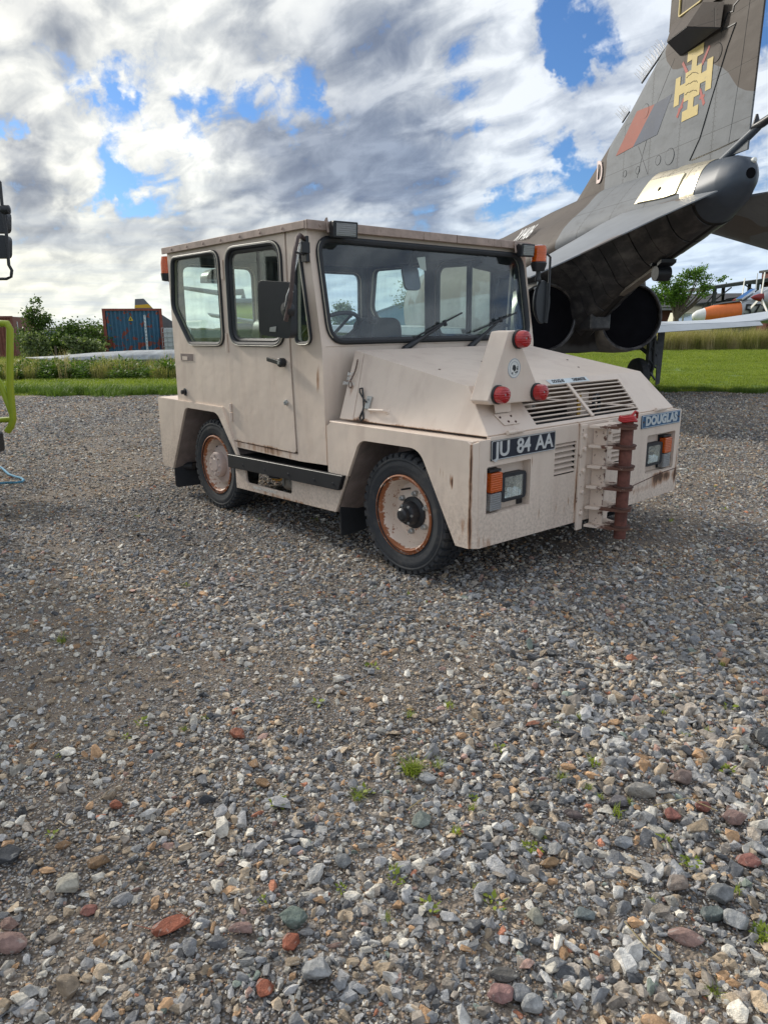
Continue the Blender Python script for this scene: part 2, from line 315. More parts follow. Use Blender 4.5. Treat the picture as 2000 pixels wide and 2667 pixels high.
# --- windows
def win_plane(pts3, r, name, nrm, parent, glass=m_glass, frame_r=.017, rad=.06, sub=True):
    n = Vector(nrm).normalized(); loop = rpoly(pts3, rad, 6)
    f = TM(); f.tube([Vector(p) + n * .008 for p in loop], frame_r, 8, True).build('window_seal', m_rubber, parent)
    g = bpy.data.objects[-1] if False else None
    cen = sum((Vector(p) for p in loop), Vector()) / len(loop)
    s = TM(); s.tube([Vector(p) + (Vector(p) - cen).normalized() * frame_r * .62 + n * .020 for p in loop], .0042, 6, True).build('seal_strip', m_seal, parent)
    p = TM(); p.plate([Vector(p_) - n * .004 for p_ in loop], [], n * -.005); return p.build(name, glass, parent, sharp=0)
CW = 1.050
def side_wall(s):
    v0 = CW * s; off = (0, -.03 * s, 0); W3 = lambda pts: [(u, v0, z) for u, z in pts]
    rear_pts = [(-3.235, 1.915), (-3.17, 1.962), (-2.622, 1.958), (-2.522, 1.905), (-2.506, 1.37), (-2.575, 1.306), (-2.985, 1.306), (-3.05, 1.335), (-3.285, 1.585)]
    rear = [(-3.235, 1.962), (-2.512, 1.958), (-2.502, 1.306), (-3.03, 1.306), (-3.287, 1.59)]
    q = TM(); q.plate(W3([(-3.35, .843), (-3.345, 2.02), (-2.452, 2.02), (-2.449, .60), (-2.43, .54), (-2.612, .838)]), [rpoly(W3(rear), [.07, .09, .09, .09, .12])], off)
    a = q.build('cab_quarter_panel', m_paint, TUG, .003)
    win_plane(W3(rear), .08, 'rear_side_window', (0, s, 0), a, m_glass2, rad=[.07, .09, .09, .09, .12])
    d = TM(); dw = [(-2.385, 1.966), (-1.705, 1.955), (-1.701, 1.312), (-2.385, 1.312)]
    dro = rpoly([(-2.446, .600), (-1.616, .600), (-1.643, 1.18), (-1.655, 2.015), (-2.448, 2.015)], [.02, .03, .3, .02, .02], 3)
    d.plate([(u, v0 + .004 * s, z) for u, z in dro], [rpoly(W3(dw), .12)], off)
    dr = d.build('door', m_paint, TUG, .004)
    win_plane(W3(dw), .12, 'door_window', (0, s, 0), dr, m_glass2, rad=.12)
    b = TM(); b.box((-2.012, v0 - .022 * s, 1.325), (-1.988, v0 - .004 * s, 1.955)).box((-1.972, v0 - .034 * s, 1.325), (-1.945, v0 - .018 * s, 1.955))
    b.build('sliding_window_bar', m_black, dr, .003)
    b = TM(); inner = rpoly([(u, v0 - .012 * s, z) for u, z in [(-2.36, 1.94), (-1.73, 1.93), (-1.726, 1.337), (-2.36, 1.337)]], .10)
    b.tube(inner, .020, 8, True).build('window_inner_frame', m_black, dr)
    k = TM(); k.obox((-1.775, v0 + .042 * s, 1.206), (.985, 0, -.14), (0, 1, 0), (0, 0, 1), (.085, .009, .014)); k.lathe([(0, 0), (.03, 0), (.03, .035), (.024, .042), (0, .042)], (-1.715, v0 + .006 * s, 1.198), (0, s, 0), 16)
    h = k.build('door_handle', m_black, dr, .003)
    TM().lathe([(0, 0), (.014, 0), (.012, .005), (0, .005)], (-1.715, v0 + .047 * s, 1.198), (0, s, 0), 14).build('lock_barrel', m_steel, h)
    TM().lathe([(0, 0), (.02, 0), (.017, .012), (.008, .014), (.006, .008), (0, .008)], (-1.707, v0 + .006 * s, .934), (0, s, 0), 14).build('door_lock', m_steel, dr)
    for zc in ((1.83), (1.32), (.81)):
        TM().tube([(-2.447, v0 + .013 * s, zc - .066), (-2.447, v0 + .013 * s, zc - .002)], .011, 8).tube([(-2.447, v0 + .013 * s, zc + .002), (-2.447, v0 + .013 * s, zc + .066)], .009, 8).build('door_hinge', m_paint, dr)
    f = TM(); qw = [(-1.528, 1.897), (-1.492, 1.897), (-1.392, 1.325), (-1.562, 1.325)]
    f.plate(W3([(-1.640, 2.02), (-1.42, 2.02), (-1.294, 1.301), (-1.278, .562), (-1.60, .548), (-1.602, .60), (-1.629, 1.18)]), [rpoly(W3(qw), [.03, .03, .05, .05])], off)
    a = f.build('front_quarter_panel', m_paint, TUG, .003)
    win_plane(W3(qw), .05, 'quarter_window', (0, s, 0), a, m_glass2, frame_r=.013, rad=[.03, .03, .05, .05])
    vi_ = v0 - .0315 * s; WI = lambda pts: [(u, vi_, z) for u, z in pts]
    TM().plate(WI([(-3.31, .905), (-3.31, 1.985), (-1.435, 1.985), (-1.325, 1.31), (-1.325, .905)]), [rpoly(WI(rear), [.07, .09, .09, .09, .12]), rpoly(WI(dw), .12), rpoly(WI(qw), [.03, .03, .05, .05])], (0, -.004 * s, 0)).build('cab_shade_lining', m_int, TUG)  # dark sheet added inside the side wall to deepen the cab's shade
    TM().plate(W3([(-2.43, .548), (-1.603, .548), (-1.603, .592), (-2.44, .592)]), [], off).build('door_sill', m_paint, TUG, .002)
side_wall(1); side_wall(-1)
# recessed grab pocket, fuel cap on near side
k = TM(); k.box((-3.238, CW - .001, 1.166), (-3.004, CW + .0025, 1.232)).build('grab_recess_rim', m_paint, TUG)
k = TM(); k.box((-3.228, CW + .0026, 1.172), (-3.014, CW + .004, 1.226)).build('grab_recess', m_well, TUG)
TM().box((-3.20, CW + .004, 1.176), (-3.11, CW + .0065, 1.205)).build('latch_tongue', m_paint, TUG)
k = TM(); k.lathe([(0, 0), (.03, 0), (.03, .006), (.019, .008), (.017, .035), (0, .038)], (-3.20, CW, .917), (0, 1, 0), 18).build('filler_cap', m_black, TUG)
TM().lathe([(0, 0), (.033, 0), (.033, .004), (0, .004)], (-3.20, CW, .917), (0, 1, 0), 20).build('cap_flange', m_steel, TUG)
# rear wall with two windows
q = TM(); o_ = [(-3.35, -CW + .032, .85), (-3.35, CW - .032, .85), (-3.345, CW - .032, 2.0), (-3.345, -CW + .032, 2.0)]
rw = [[(-3.35, c - .34, 1.33), (-3.35, c + .34, 1.33), (-3.346, c + .34, 1.93), (-3.346, c - .34, 1.93)] for c in (-.60, .60)]
cw = [(-3.35, -.16, 1.33), (-3.35, .16, 1.33), (-3.346, .16, 1.93), (-3.346, -.16, 1.93)]
q.plate(o_, [rpoly(a, .09) for a in rw], (.03, 0, 0)); rearw = q.build('cab_rear_wall', m_paint, TUG, .003)
TM().plate([(-3.318, -CW + .037, .905), (-3.318, CW - .037, .905), (-3.314, CW - .037, 1.985), (-3.314, -CW + .037, 1.985)], [rpoly([(-3.318 + (.004 if p[2] > 1.6 else 0), p[1], p[2]) for p in a], .09) for a in rw], (.004, 0, 0)).build('cab_shade_lining', m_int, TUG)  # same added dark sheet, shading the inside of the rear wall
for a in rw: win_plane(a, .09, 'rear_window', (-1, 0, 0), rearw, rad=.09)
# windscreen panel (raked) and scuttle
wn = Vector((.984, 0, .176)).normalized()
A = lambda v, z, o=0: (-1.294 - (z - 1.301) * .1789 + wn.x * o, v, z + wn.z * o)
q = TM(); wsp = [A(-.985, 1.333), A(.985, 1.333), A(.985, 1.952), A(-.985, 1.952)]
q.plate([A(-CW + .001, 1.303), A(CW - .001, 1.303), A(CW - .001, 2.015), A(-CW + .001, 2.015)], [rpoly(wsp, .11)], wn * -.03)
wsq = q.build('windscreen_surround', m_paint, TUG, .004)
win_plane(wsp, .11, 'windscreen', wn, wsq, m_glass, frame_r=.021, rad=.11)
TM().plate([(-1.278, -CW + .001, .60), (-1.278, CW - .001, .60), (-1.294, CW - .001, 1.302), (-1.294, -CW + .001, 1.302)], [], (-.03, 0, 0)).build('scuttle_panel', m_paint, TUG, .004)
# roof
q = TM(); q.box((-3.375, -1.075, 2.018), (-1.40, 1.075, 2.046)); q.box((-1.399, -1.077, 1.998), (-1.372, 1.077, 2.052)); q.box((-3.38, 1.068, 2.002), (-1.40, 1.079, 2.05)); q.box((-3.38, -1.079, 2.002), (-1.40, -1.068, 2.05))
roof = q.build('roof', m_roof, TUG, .004)
for u in np.arange(-3.2, -1.5, .26): TM().lathe([(0, 0), (.011, 0), (.009, .005), (0, .006)], (float(u), 1.079, 2.026), (0, 1, 0), 8).build('roof_rivet', m_roof, roof)
for v in (-.9, -.86, .86, .90, .98): TM().lathe([(0, 0), (.010, 0), (.008, .005), (0, .006)], (-1.372, v, 2.025), (1, 0, 0), 8).build('roof_rivet', m_roof, roof)
# interior
q = TM(); q.box((-3.30, -1.01, 1.985), (-1.46, 1.01, 2.0)).build('headlining', m_head, TUG)
TM().box((-3.30, -1.0, .86), (-1.32, 1.0, .90)).build('cab_floor', m_dark, TUG)
TM().box((-1.62, -1.0, 1.12), (-1.33, 1.0, 1.315)).box((-1.70, .32, 1.18), (-1.60, .80, 1.34)).build('dashboard', m_black, TUG, .02)
def seat(vc):
    s = TM(); s.plate(rpoly([(-2.62, vc - .24, .98), (-2.62, vc + .24, .98), (-2.62, vc + .24, 1.50), (-2.62, vc - .24, 1.50)], [.03, .03, .12, .12]), [], (.10, 0, 0))
    b = s.build('seat_backrest', m_vinyl, TUG, .02)
    TM().box((-2.55, vc - .25, .98), (-2.05, vc + .25, 1.10)).build('seat_cushion', m_vinyl, TUG, .03)
seat(.50); seat(-.50)
q = TM(); cs = Vector((-1.86, .55, 1.40)); ax = Vector((-.55, 0, .83)).normalized(); e1 = Vector((0, 1, 0)); e2 = ax.cross(e1)
q.tube([cs + (e1 * math.cos(a) + e2 * math.sin(a)) * .215 for a in np.linspace(0, 2 * PI, 33)[:-1]], .015, 8, True)
q.tube([cs - ax * .04, cs - ax * .32], .03, 10)
for a in (.3, 2.4, 4.4): q.tube([cs - ax * .04, cs + (e1 * math.cos(a) + e2 * math.sin(a)) * .21], .011, 6)
q.build('steering_wheel', m_black, TUG)
q = TM(); q.plate(rpoly([A(.035, 1.90, -.27), A(-.125, 1.90, -.27), A(-.135, 1.73, -.27), A(.025, 1.73, -.27)], .045, 5), [], wn * -.02)
q.build('interior_mirror', mat('smoked_mirror', (.10, .115, .13), .15, .5, var=.1), TUG, .005); TM().tube([A(-.04, 1.9, -.28), A(-.04, 2.0, -.2)], .008, 6).build('interior_mirror_stem', m_black, TUG)
TM().tube([(-1.52, -.985, 1.80), (-1.56, -.92, 1.79), (-1.58, -.90, 1.70), (-1.58, -.90, 1.52), (-1.56, -.92, 1.44), (-1.50, -.985, 1.42)], .014, 8).build('grab_handle', m_black, TUG)
q = TM(); q.plate(rpoly([A(-.62, 1.90, -.10), A(-.98, 1.86, -.10), A(-.95, 1.98, -.05), A(-.68, 1.98, -.05)], .03), [], (-.10, 0, -.02)); q.build('fan_housing', m_black, TUG, .02)
TM().lathe([(0, 0), (.05, 0), (.05, .12), (.035, .16), (0, .16)], (-1.72, .28, 1.16), (0, 0, 1), 14).tube([(-1.72, .28, 1.30), (-1.72, .28, 1.46)], .012, 8).lathe([(0, .16), (.03, .165), (.042, .19), (.03, .215), (0, .22)], (-1.72, .28, 1.28), (0, 0, 1), 14).build('gear_lever', m_black, TUG)
TM().plate([A(.13, 1.885, -.012), A(.05, 1.895, -.012), A(.055, 1.80, -.012), A(.11, 1.81, -.012)][::-1], [], wn * .001).build('peeling_sticker', m_seal, TUG)
for vc in (.55, -.30):       # rear facing work lamps hung behind the cab
    q = TM(); q.loft([[(-3.52 + k, vc + .13 * math.cos(a), 1.83 + .09 * math.sin(a)) for a in np.linspace(0, PI, 13)] + [(-3.52 + k, vc - .13, 1.80), (-3.52 + k, vc + .13, 1.80)] for k in (0, .12)])
    l_ = q.build('rear_work_lamp', m_black, TUG); TM().tube([(-3.46, vc, 1.90), (-3.42, vc, 1.99), (-3.37, vc, 1.99)], .012, 6).build('lamp_bracket', m_black, l_)
# --- wings/fenders
W = 1.067
def fender(s):
    v0 = W * s; W3 = lambda pts, v=v0: [(u, v, z) for u, z in pts]; off = (0, -.02 * s, 0)
    arch = [(-1.177, .27), (-.965, .665), (-.905, .740), (-.850, .766), (-.515, .770), (-.43, .745), (-.385, .70), (-.224, .454), (-.128, .283)]
    archr = rpoly([(-1.177, .27), (-.925, .765), (-.41, .772), (-.128, .283)], [.001, .10, .13, .001], 6)
    out = [(-.032, .285), (-.032, .835), (-.06, .852), (-1.20, .850), (-1.247, .82), (-1.243, .527), (-1.047, .523)]
    i0 = [a for a in archr]; left = [p for p in i0 if True]
    poly = out + [p for p in left if p[1] < .523 and p[0] < -.9][:0] + [(u, z) for u, z in left if not (u < -1.0 and z < .53)]
    q = TM(); q.plate(W3(poly), [], off)
    a = q.build('front_fender', m_paint, TUG, .008)
    # fender top shelf and soffit following the arch
    TM().box((-1.24, min(.72 * s, 1.05 * s), .842), (-.034, max(.72 * s, 1.05 * s), .852)).build('fender_top', m_paint, TUG, .003)
    so = TM(); wa = [(-1.177, .27)] + [p for p in archr if p[1] > .29] + [(-.128, .283)]
    so.loft([[(u, (W - .021) * s, z) for u, z in wa], [(u, .70 * s, z) for u, z in wa]], closed=False)
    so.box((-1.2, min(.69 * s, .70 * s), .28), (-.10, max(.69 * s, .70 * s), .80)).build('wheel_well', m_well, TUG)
    # rear wing
    ar = rpoly([(-3.517, .236), (-3.195, .792), (-2.66, .792), (-2.40, .485)], [.001, .09, .13, .001], 6)
    o2 = [(-2.372, .485), (-2.572, .833), (-3.705, .840), (-3.71, .241)]
    TM().plate(W3(o2 + ar), [], off).build('rear_fender', m_paint, TUG, .006)
    TM().plate([(-3.705, .58 * s, .838), (-3.705, (W - .001) * s, .838), (-2.575, (W - .001) * s, .831), (-2.575, .90 * s, .831), (-3.32, .58 * s, .836)], [], (0, 0, .008)).build('rear_fender_top', m_paint, TUG)
    so = TM(); so.loft([[(u, (W - .021) * s, z) for u, z in ar], [(u, .70 * s, z) for u, z in ar]], closed=False)
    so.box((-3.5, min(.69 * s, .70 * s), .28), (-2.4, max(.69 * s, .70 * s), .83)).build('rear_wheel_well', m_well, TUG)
    # sill with step hole
    q = TM(); q.plate(W3([(-2.423, .235), (-1.177, .272), (-1.052, .522), (-2.43, .49)]), [rpoly(W3([(-2.285, .398), (-1.662, .412), (-1.674, .308), (-2.272, .300)]), .025, 4)], off)
    sil = q.build('side_sill', m_paint, TUG, .004)
    TM().plate([(-2.47, (W + .002) * s, .495), (-1.052, (W + .002) * s, .532), (-1.10, (W + .002) * s, .432), (-2.47, (W + .002) * s, .395)], [], (0, .035 * s, 0)).build('step_pad', m_bmet, TUG, .006)
    for u in (-2.25, -1.95, -1.65, -1.35, -1.15): TM().lathe([(0, 0), (.010, 0), (.008, .004), (0, .004)], (u, (W + .037) * s, .435 + (u + 2.47) * .026), (0, s, 0), 8).build('pad_bolt', m_bmet, TUG)
    TM().box((-2.43, min(.80 * s, (W - .02) * s), .478), (-1.10, max(.80 * s, (W - .02) * s), .490)).build('step_tread', m_bmet, TUG)
    # tyres
    for u0, hub in ((-.578, 'f'), (-2.790, 'r')):
        wheel(s, u0, hub)
    # flaps
    TM().plate(rpoly([(-1.20, .80 * s, .32), (-1.17, 1.04 * s, .32), (-1.17, 1.04 * s, .11), (-1.20, .80 * s, .11)], .02), [], (.012, 0, 0)).build('mud_flap', m_rubber, TUG)
    TM().box((-1.205, min(.78 * s, 1.045 * s), .30), (-1.175, max(.78 * s, 1.045 * s), .335)).build('flap_strip', m_paint, TUG)
    TM().plate(rpoly([(-3.50, .76 * s, .30), (-3.53, 1.05 * s, .30), (-3.53, 1.05 * s, .06), (-3.50, .76 * s, .06)], .03), [], (.012, 0, 0)).build('rear_mud_flap', m_rubber, TUG)
def wheel(s, u0, hub):
    R, c = .362, (u0, 0, .362); v1 = 1.035; axs = (0, s, 0); L = lambda h: v1 - h
    w = bpy.data.objects.new('wheel', None); C.objects.link(w); w.parent = TUG; w.empty_display_size = .1
    prof = [(.222, -.175), (.262, -.205), (.315, -.208), (.340, -.190), (.350, -.165), (.353, -.10), (.350, -.035), (.342, -.014), (.33, .002), (.322, .004), (.315, -.001), (.29, .006), (.283, .003), (.262, .004), (.235, -.006), (.222, -.02)]
    q = TM(); q.lathe(prof, (u0, v1 * s, .362), axs, 64); tyre = q.build('tyre', m_tyre, w, sharp=50)
    q = TM(); nb = 40
    for k in range(nb):
        for row, vo, tl in ((0, -.040, .30), (1, -.090, -.25), (2, -.150, .30)):
            a = 2 * PI * (k + (.5 if row == 1 else 0)) / nb; rd = Vector((math.cos(a), 0, math.sin(a))); tg = Vector((-math.sin(a), 0, math.cos(a))); vx = Vector((0, s, 0))
            ax1 = (tg + vx * tl).normalized()
            q.obox(Vector((u0, (v1 + vo) * s, .362)) + rd * .352, ax1, vx, rd, (.0195, .022 if row != 1 else .017, .009))
    for k in range(nb):
        a = 2 * PI * k / nb; rd = Vector((math.cos(a), 0, math.sin(a))); tg = Vector((-math.sin(a), 0, math.cos(a))); vx = Vector((0, s, 0))
        q.obox(Vector((u0, (v1 - .010) * s, .362)) + rd * .340, tg, vx + rd * -.5, rd, (.017, .011, .016))
    o = q.build('tread_blocks', m_tyre, tyre); o['kind'] = 'stuff'
    q = TM(); q.lathe([(.228, .006), (.236, .002), (.236, -.010), (.226, -.012), (.214, -.004), (.206, -.014), (.196, -.05), (.186, -.095), (.176, -.115), (.150, -.112), (.120, -.095), (.06, -.092), (0, -.092)], (u0, v1 * s, .362), axs, 56)
    q.lathe([(.236, -.01), (.20, -.03), (.19, -.19), (.23, -.205)], (u0, v1 * s, .362), axs, 40)
    rim = q.build('rim', m_rim, w, sharp=30)
    if hub == 'f':
        q = TM(); q.lathe([(.095, -.094), (.095, -.080), (.070, -.072), (.066, -.030), (.060, -.022), (.044, -.018), (.040, .008), (.028, .018), (0, .020)], (u0, v1 * s, .362), axs, 28)
        q.build('hub', m_bmet, w)
        for k in range(6):
            a = 2 * PI * k / 6 + .4; cc = (u0 + .118 * math.cos(a), (v1 - .098) * s, .362 + .118 * math.sin(a))
            TM().lathe([(0, .0), (.017, 0), (.017, .024), (.012, .028), (.010, .036), (0, .036)], cc, axs, 6).build('wheel_nut', m_steel, rim)
        for k in range(6):
            a = 2 * PI * k / 6; TM().lathe([(0, 0), (.008, 0), (.008, .01), (0, .01)], (u0 + .055 * math.cos(a), (v1 - .026) * s, .362 + .055 * math.sin(a)), axs, 6).build('hub_bolt', m_steel, rim)
    else:
        q = TM(); q.lathe([(.155, -.11), (.150, -.055), (.10, -.045), (.102, -.010), (.094, .006), (.05, .010), (.046, .016), (0, .016)], (u0, v1 * s, .362), axs, 28)
        q.build('hub', m_hub, w)
        for k in range(8):
            a = 2 * PI * k / 8; TM().lathe([(0, 0), (.011, 0), (.009, .010), (0, .010)], (u0 + .075 * math.cos(a), (v1 + .006) * s, .362 + .075 * math.sin(a)), axs, 6).build('hub_bolt', m_hub, rim)
    TM().tube([(u0 + .10 * math.cos(2), (v1 - .10) * s, .362 + .15 * math.sin(2)), (u0 + .12 * math.cos(2.1), (v1 - .045) * s, .362 + .155 * math.sin(2.1))], .006, 6).build('tyre_valve', m_bmet, rim)
fender(1); fender(-1)
TM().box((-3.72, -W + .002, .26), (-3.695, W - .002, .84)).build('rear_panel', m_paint, TUG, .006)
TM().box((-3.69, -1.0, .826), (-3.36, 1.0, .838)).build('rear_deck', m_paint, TUG)
TM().box((-3.4, -.66, .26), (-.05, .66, .58)).build('chassis', m_dark, TUG)
TM().tube([(-.578, -.80, .362), (-.578, .80, .362)], .06, 12).build('front_axle', m_dark, TUG); TM().tube([(-2.79, -.80, .362), (-2.79, .80, .362)], .07, 12).build('rear_axle', m_dark, TUG)
q = TM(); q.lathe([(0, 0), (.07, 0), (.085, .02), (.085, .55), (.07, .58), (0, .58)], (-2.0, .86, .34), (1, 0, 0), 20).build('air_tank', mat('dusty_steel_tank', (.30, .27, .23), .6, .2, var=.4, vscale=20), TUG)
TM().lathe([(0, 0), (.055, 0), (.055, .07), (0, .07)], (-2.12, .90, .34), (0, 0, 1), 16).build('oil_filter', m_black, TUG)
TM().tube([(-2.24, .9, .36), (-2.1, .94, .33), (-1.98, .96, .345), (-1.9, .94, .39)], .008, 6).build('yellow_hose', mat('yellow_hose', (.5, .24, .03), .6), TUG)
q = TM()
for k in range(5): q.tube([(-1.95 + k * .06, .95 - .02 * (k % 2), .31), (-1.93 + k * .06, .96, .40)], .009, 6)
q.build('brake_pipes', m_steel, TUG)
TM().tube([(-3.45, .90, .245), (-3.60, .99, .235)], .036, 14, cap=False).tube([(-3.45, .90, .245), (-3.585, .98, .236)], .030, 14).build('exhaust_pipe', m_bmet, TUG)
# --- bonnet
q = TM(); ZB = .868
BR = lambda s: (-1.183, 1.011 * s, ZB); BF = lambda s: (-.018, .954 * s, ZB); TR = lambda s: (-1.215, .848 * s, 1.279); TF = lambda s: (-.236, .871 * s, 1.108)
lerp = lambda a, b, k: tuple(a[i] + (b[i] - a[i]) * k for i in range(3))
for s in (1, -1):
    n = Vector((.043, .929 * s, .367))
    rb, rt = lerp(BR(s), BF(s), .105), lerp(TR(s), TF(s), .085)
    TM().plate([BR(s), rb, rt, TR(s)], [], n * -.014).build('battery_panel', m_paint, TUG, .003)
    rb2, rt2 = lerp(BR(s), BF(s), .109), lerp(TR(s), TF(s), .089)
    TM().plate([rb2, BF(s), TF(s), rt2], [], n * -.014).build('bonnet_side', m_paint, TUG, .003)
tn = Vector((.166, 0, .986))
TM().plate([TR(-1), TR(1), TF(1), TF(-1)], [], tn * -.012).build('bonnet_top', m_paint, TUG, .004)
sn = Vector((.735, 0, .679)).normalized(); SLP = lambda v, k: (-.236 + .218 * k, v, 1.108 - .236 * k)
g0, g1 = .14, .925
gh = [SLP(.255 + .0, g0), SLP(.525, .46), SLP(.525, g1), SLP(-.534, g1), SLP(-.546, g0)]
gh = [SLP(.53, g0), SLP(.53, g1), SLP(-.534, g1), SLP(-.546, g0)]
sl_ = TM().plate([SLP(.869, .0), SLP(.953, 1.0), SLP(-.953, 1.0), SLP(-.869, .0)], [gh], sn * -.014).build('bonnet_front', m_paint, TUG, .003)
for i in range(8):
    k = g0 + (g1 - g0) * (i + .75) / 8.4; a, b = Vector(SLP(.54, k)) - sn * .004, Vector(SLP(-.55, k)) - sn * .004
    TM().tube([a, b], .0050, 6).build('grille_bar', m_paint, sl_)
TM().plate([Vector(SLP(.035, g0)) + sn * .001, Vector(SLP(.005, g1)) + sn * .001, Vector(SLP(-.022, g1)) + sn * .001, Vector(SLP(.008, g0)) + sn * .001], [], sn * .008).build('grille_strut', m_paint, sl_)
TM().box((-.55, -.6, .60), (-.14, .62, .868)).build('radiator', m_dark, TUG)
TM().box((-.30, -.24, .868), (-.22, -.13, 1.01)).build('radiator_bracket', m_paint, TUG); TM().box((-.21, -.13, .868), (-.20, -.10, 1.01)).build('yellow_tape', mat('yellow_tape', (.5, .28, .03), .6), TUG)
q = TM(); q.tube([(-.20 + .06 * math.cos(a) * .3, -.30 + .06 * math.cos(a), .93 + .06 * math.sin(a)) for a in np.linspace(0, 2 * PI, 17)[:-1]], .012, 8, True).build('coiled_hose', m_black, TUG)
TM().box((-.03, -.95, .852), (-.001, .95, .866)).build('bonnet_lip', m_paint, TUG, .003)
for vc in (.758, -.745):
    TM().tube([(.004, vc + .065, .878), (.004, vc + .002, .878)], .012, 10).tube([(.004, vc - .002, .878), (.004, vc - .065, .878)], .010, 10).build('bonnet_hinge', m_paint, TUG)
def BSP(s, a, k):     # point on bonnet side: a along 0..1 rear-front, k up 0..1
    return lerp(lerp(BR(s), BF(s), a), lerp(TR(s), TF(s), a), k)
nb_ = Vector((.043, .929, .367)).normalized()
q = TM(); h0, h1 = Vector((-.925, .972, .929)), Vector((-.777, .963, .935)); q.tube([h0, h0 + nb_ * .03 + (h1 - h0) * .08, h1 + nb_ * .03 - (h1 - h0) * .08, h1], .0085, 8)
q.lathe([(0, 0), (.017, 0), (.014, .006), (0, .006)], h0, nb_, 12).lathe([(0, 0), (.017, 0), (.014, .006), (0, .006)], h1, nb_, 12).build('bonnet_handle', m_paint, TUG)
q = TM(); b0 = Vector((-.955, .958, .975)); q.obox(b0 + nb_ * .008, (1, 0, 0), (0, -.367, .929), nb_, (.020, .040, .007))
q.lathe([(0, 0), (.008, 0), (.006, .02), (0, .02)], b0 + Vector((0, 0, .02)), nb_, 8).build('latch_plate', m_steel, TUG, .002)
q = TM(); q.tube([b0 + nb_ * .02 + Vector((-.01, 0, 0)), (-1.0, .968, 1.0), (-1.045, .958, 1.035), (-1.055, .95, 1.055), (-1.03, .95, 1.06), (-1.01, .96, 1.02), (-.99, .975, .95), (-.985, .99, .92)], .0055, 6)
q.tube([(-.985, .99, .925), (-1.0, 1.0, .885), (-.985, 1.0, .868), (-.965, .998, .885), (-.98, .99, .925)], .006, 6).build('latch_cable', m_bmet, TUG)
for i in range(13):         # hanging chain
    k = i / 12; c0 = lerp((-1.147, .872, 1.214), (-1.155, .925, 1.095), k); c0 = (c0[0] + .012 * math.sin(3 * k), c0[1] + .006, c0[2])
    e = Vector((0, -.367, .929)) if True else None; f_ = Vector((1, 0, 0)) if i % 2 else nb_
    pts = [Vector(c0) + nb_ * .012 + e * .0085 * math.sin(a) + f_ * .0045 * math.cos(a) for a in np.linspace(0, 2 * PI, 9)[:-1]]
    TM().tube(pts, .0018, 5, True).build('chain_link', m_rust, TUG)
q = TM(); q.tube([Vector((-1.155, .935, 1.07)) + nb_ * .01 + Vector((.017 * math.cos(a), 0, .020 * math.sin(a))) for a in np.linspace(0, 2 * PI, 15)[:-1]], .0028, 6, True).build('chain_ring', m_rust, TUG)
eu = Vector((1, -.02, -.02)).normalized(); ez = nb_.cross(eu); ez = ez if ez.z > 0 else -ez
for i, (tx, zc) in enumerate((('BATT', 1.135), ('ISOL', 1.108), ('SWITCH', 1.078))):
    o = Vector((-1.175, .925 + (1.108 - zc) * .40, zc)) + nb_ * .003
    put('stencil_lettering', text_mesh(tx, .030, lambda p, o=o: tT(o + eu * p.x + ez * p.y + nb_ * p.z), .0006, .0004), TUG).data.materials.append(m_white)
put('stencil_lettering', text_mesh('DRAIN AIR TANKS MONTHLY', .030, lambda p: tT(Vector((-2.02 + p.x, W + .0015 + p.z, .282 + p.y + (p.x) * .03))), .0006, 0, .95, sx=.82), TUG).data.materials.append(m_white)
for (u, v) in ((-.62, .70), (-.5, .02), (-.75, .18), (-.45, -.45), (-.85, -.2), (-.66, -.62), (-.4, .3)):
    TM().lathe([(0, 0), (.009, 0), (.006, .003), (0, .003)], (u, v, 1.108 + (-.236 - u) * .1735 + .001), tn, 8).build('top_rivet', m_rust, TUG)
# --- warning triangle
ft = [(-.05, .772, 1.392), (-.05, .712, 1.397), (-.05, .461, 1.017), (-.05, .905, 1.024), (-.05, .925, 1.045)]
q = TM(); q.plate(ft, [], (-.105, .018, 0)); tri = q.build('triangle_board', m_paint, TUG, .006)
for (v, z) in ((.698, 1.352), (.852, 1.074), (.528, 1.067)):
    lp = TM().lathe([(0, 0), (.050, 0), (.050, .012), (.046, .014), (0, .014)], (-.049, v, z), (1, 0, 0), 24).build('lamp_base', m_bmet, tri)
    TM().lathe([(.0445, .0), (.0445, .030), (.040, .043), (.030, .048), (.014, .050), (.012, .046), (0, .046)], (-.036, v, z), (1, 0, 0), 28).build('red_lens', m_red, lp, sharp=25)
    TM().lathe([(0, 0), (.004, 0), (.004, .004), (0, .004)], (.0125, v + .012, z + .004), (1, 0, 0), 8).build('lens_screw', m_steel, lp)
rd_ = TM().lathe([(0, 0), (.052, 0), (.052, .0015), (0, .0015)], (-.0495, .722, 1.203), (1, 0, 0), 32).build('round_badge', m_white, tri)
TM().lathe([(.048, 0), (.050, 0), (.050, .0008), (.048, .0008)], (-.0482, .722, 1.203), (1, 0, 0), 32).lathe([(.034, 0), (.0355, 0), (.0355, .0008), (.034, .0008)], (-.0482, .722, 1.203), (1, 0, 0), 32).build('badge_ring', mat('badge_blue', (.10, .16, .26), .5), rd_)
q = TM(); rr = random.Random(3)
q.plate(rpoly([(-.0478, .722 + a, 1.203 + b) for a, b in ((.012, .016), (-.004, .018), (-.015, .004), (-.012, -.010), (.0, -.018), (.008, -.008), (.016, -.006))], .003), [], (.0006, 0, 0))
for (a, b, r) in ((-.024, -.004, .006), (-.012, -.022, .005), (.014, -.024, .005), (-.026, .006, .004), (-.022, -.018, .005)): q.lathe([(0, 0), (r, 0), (r, .0006), (0, .0006)], (-.0478, .722 + a, 1.203 + b), (1, 0, 0), 10)
q.build('badge_print', m_black, rd_)
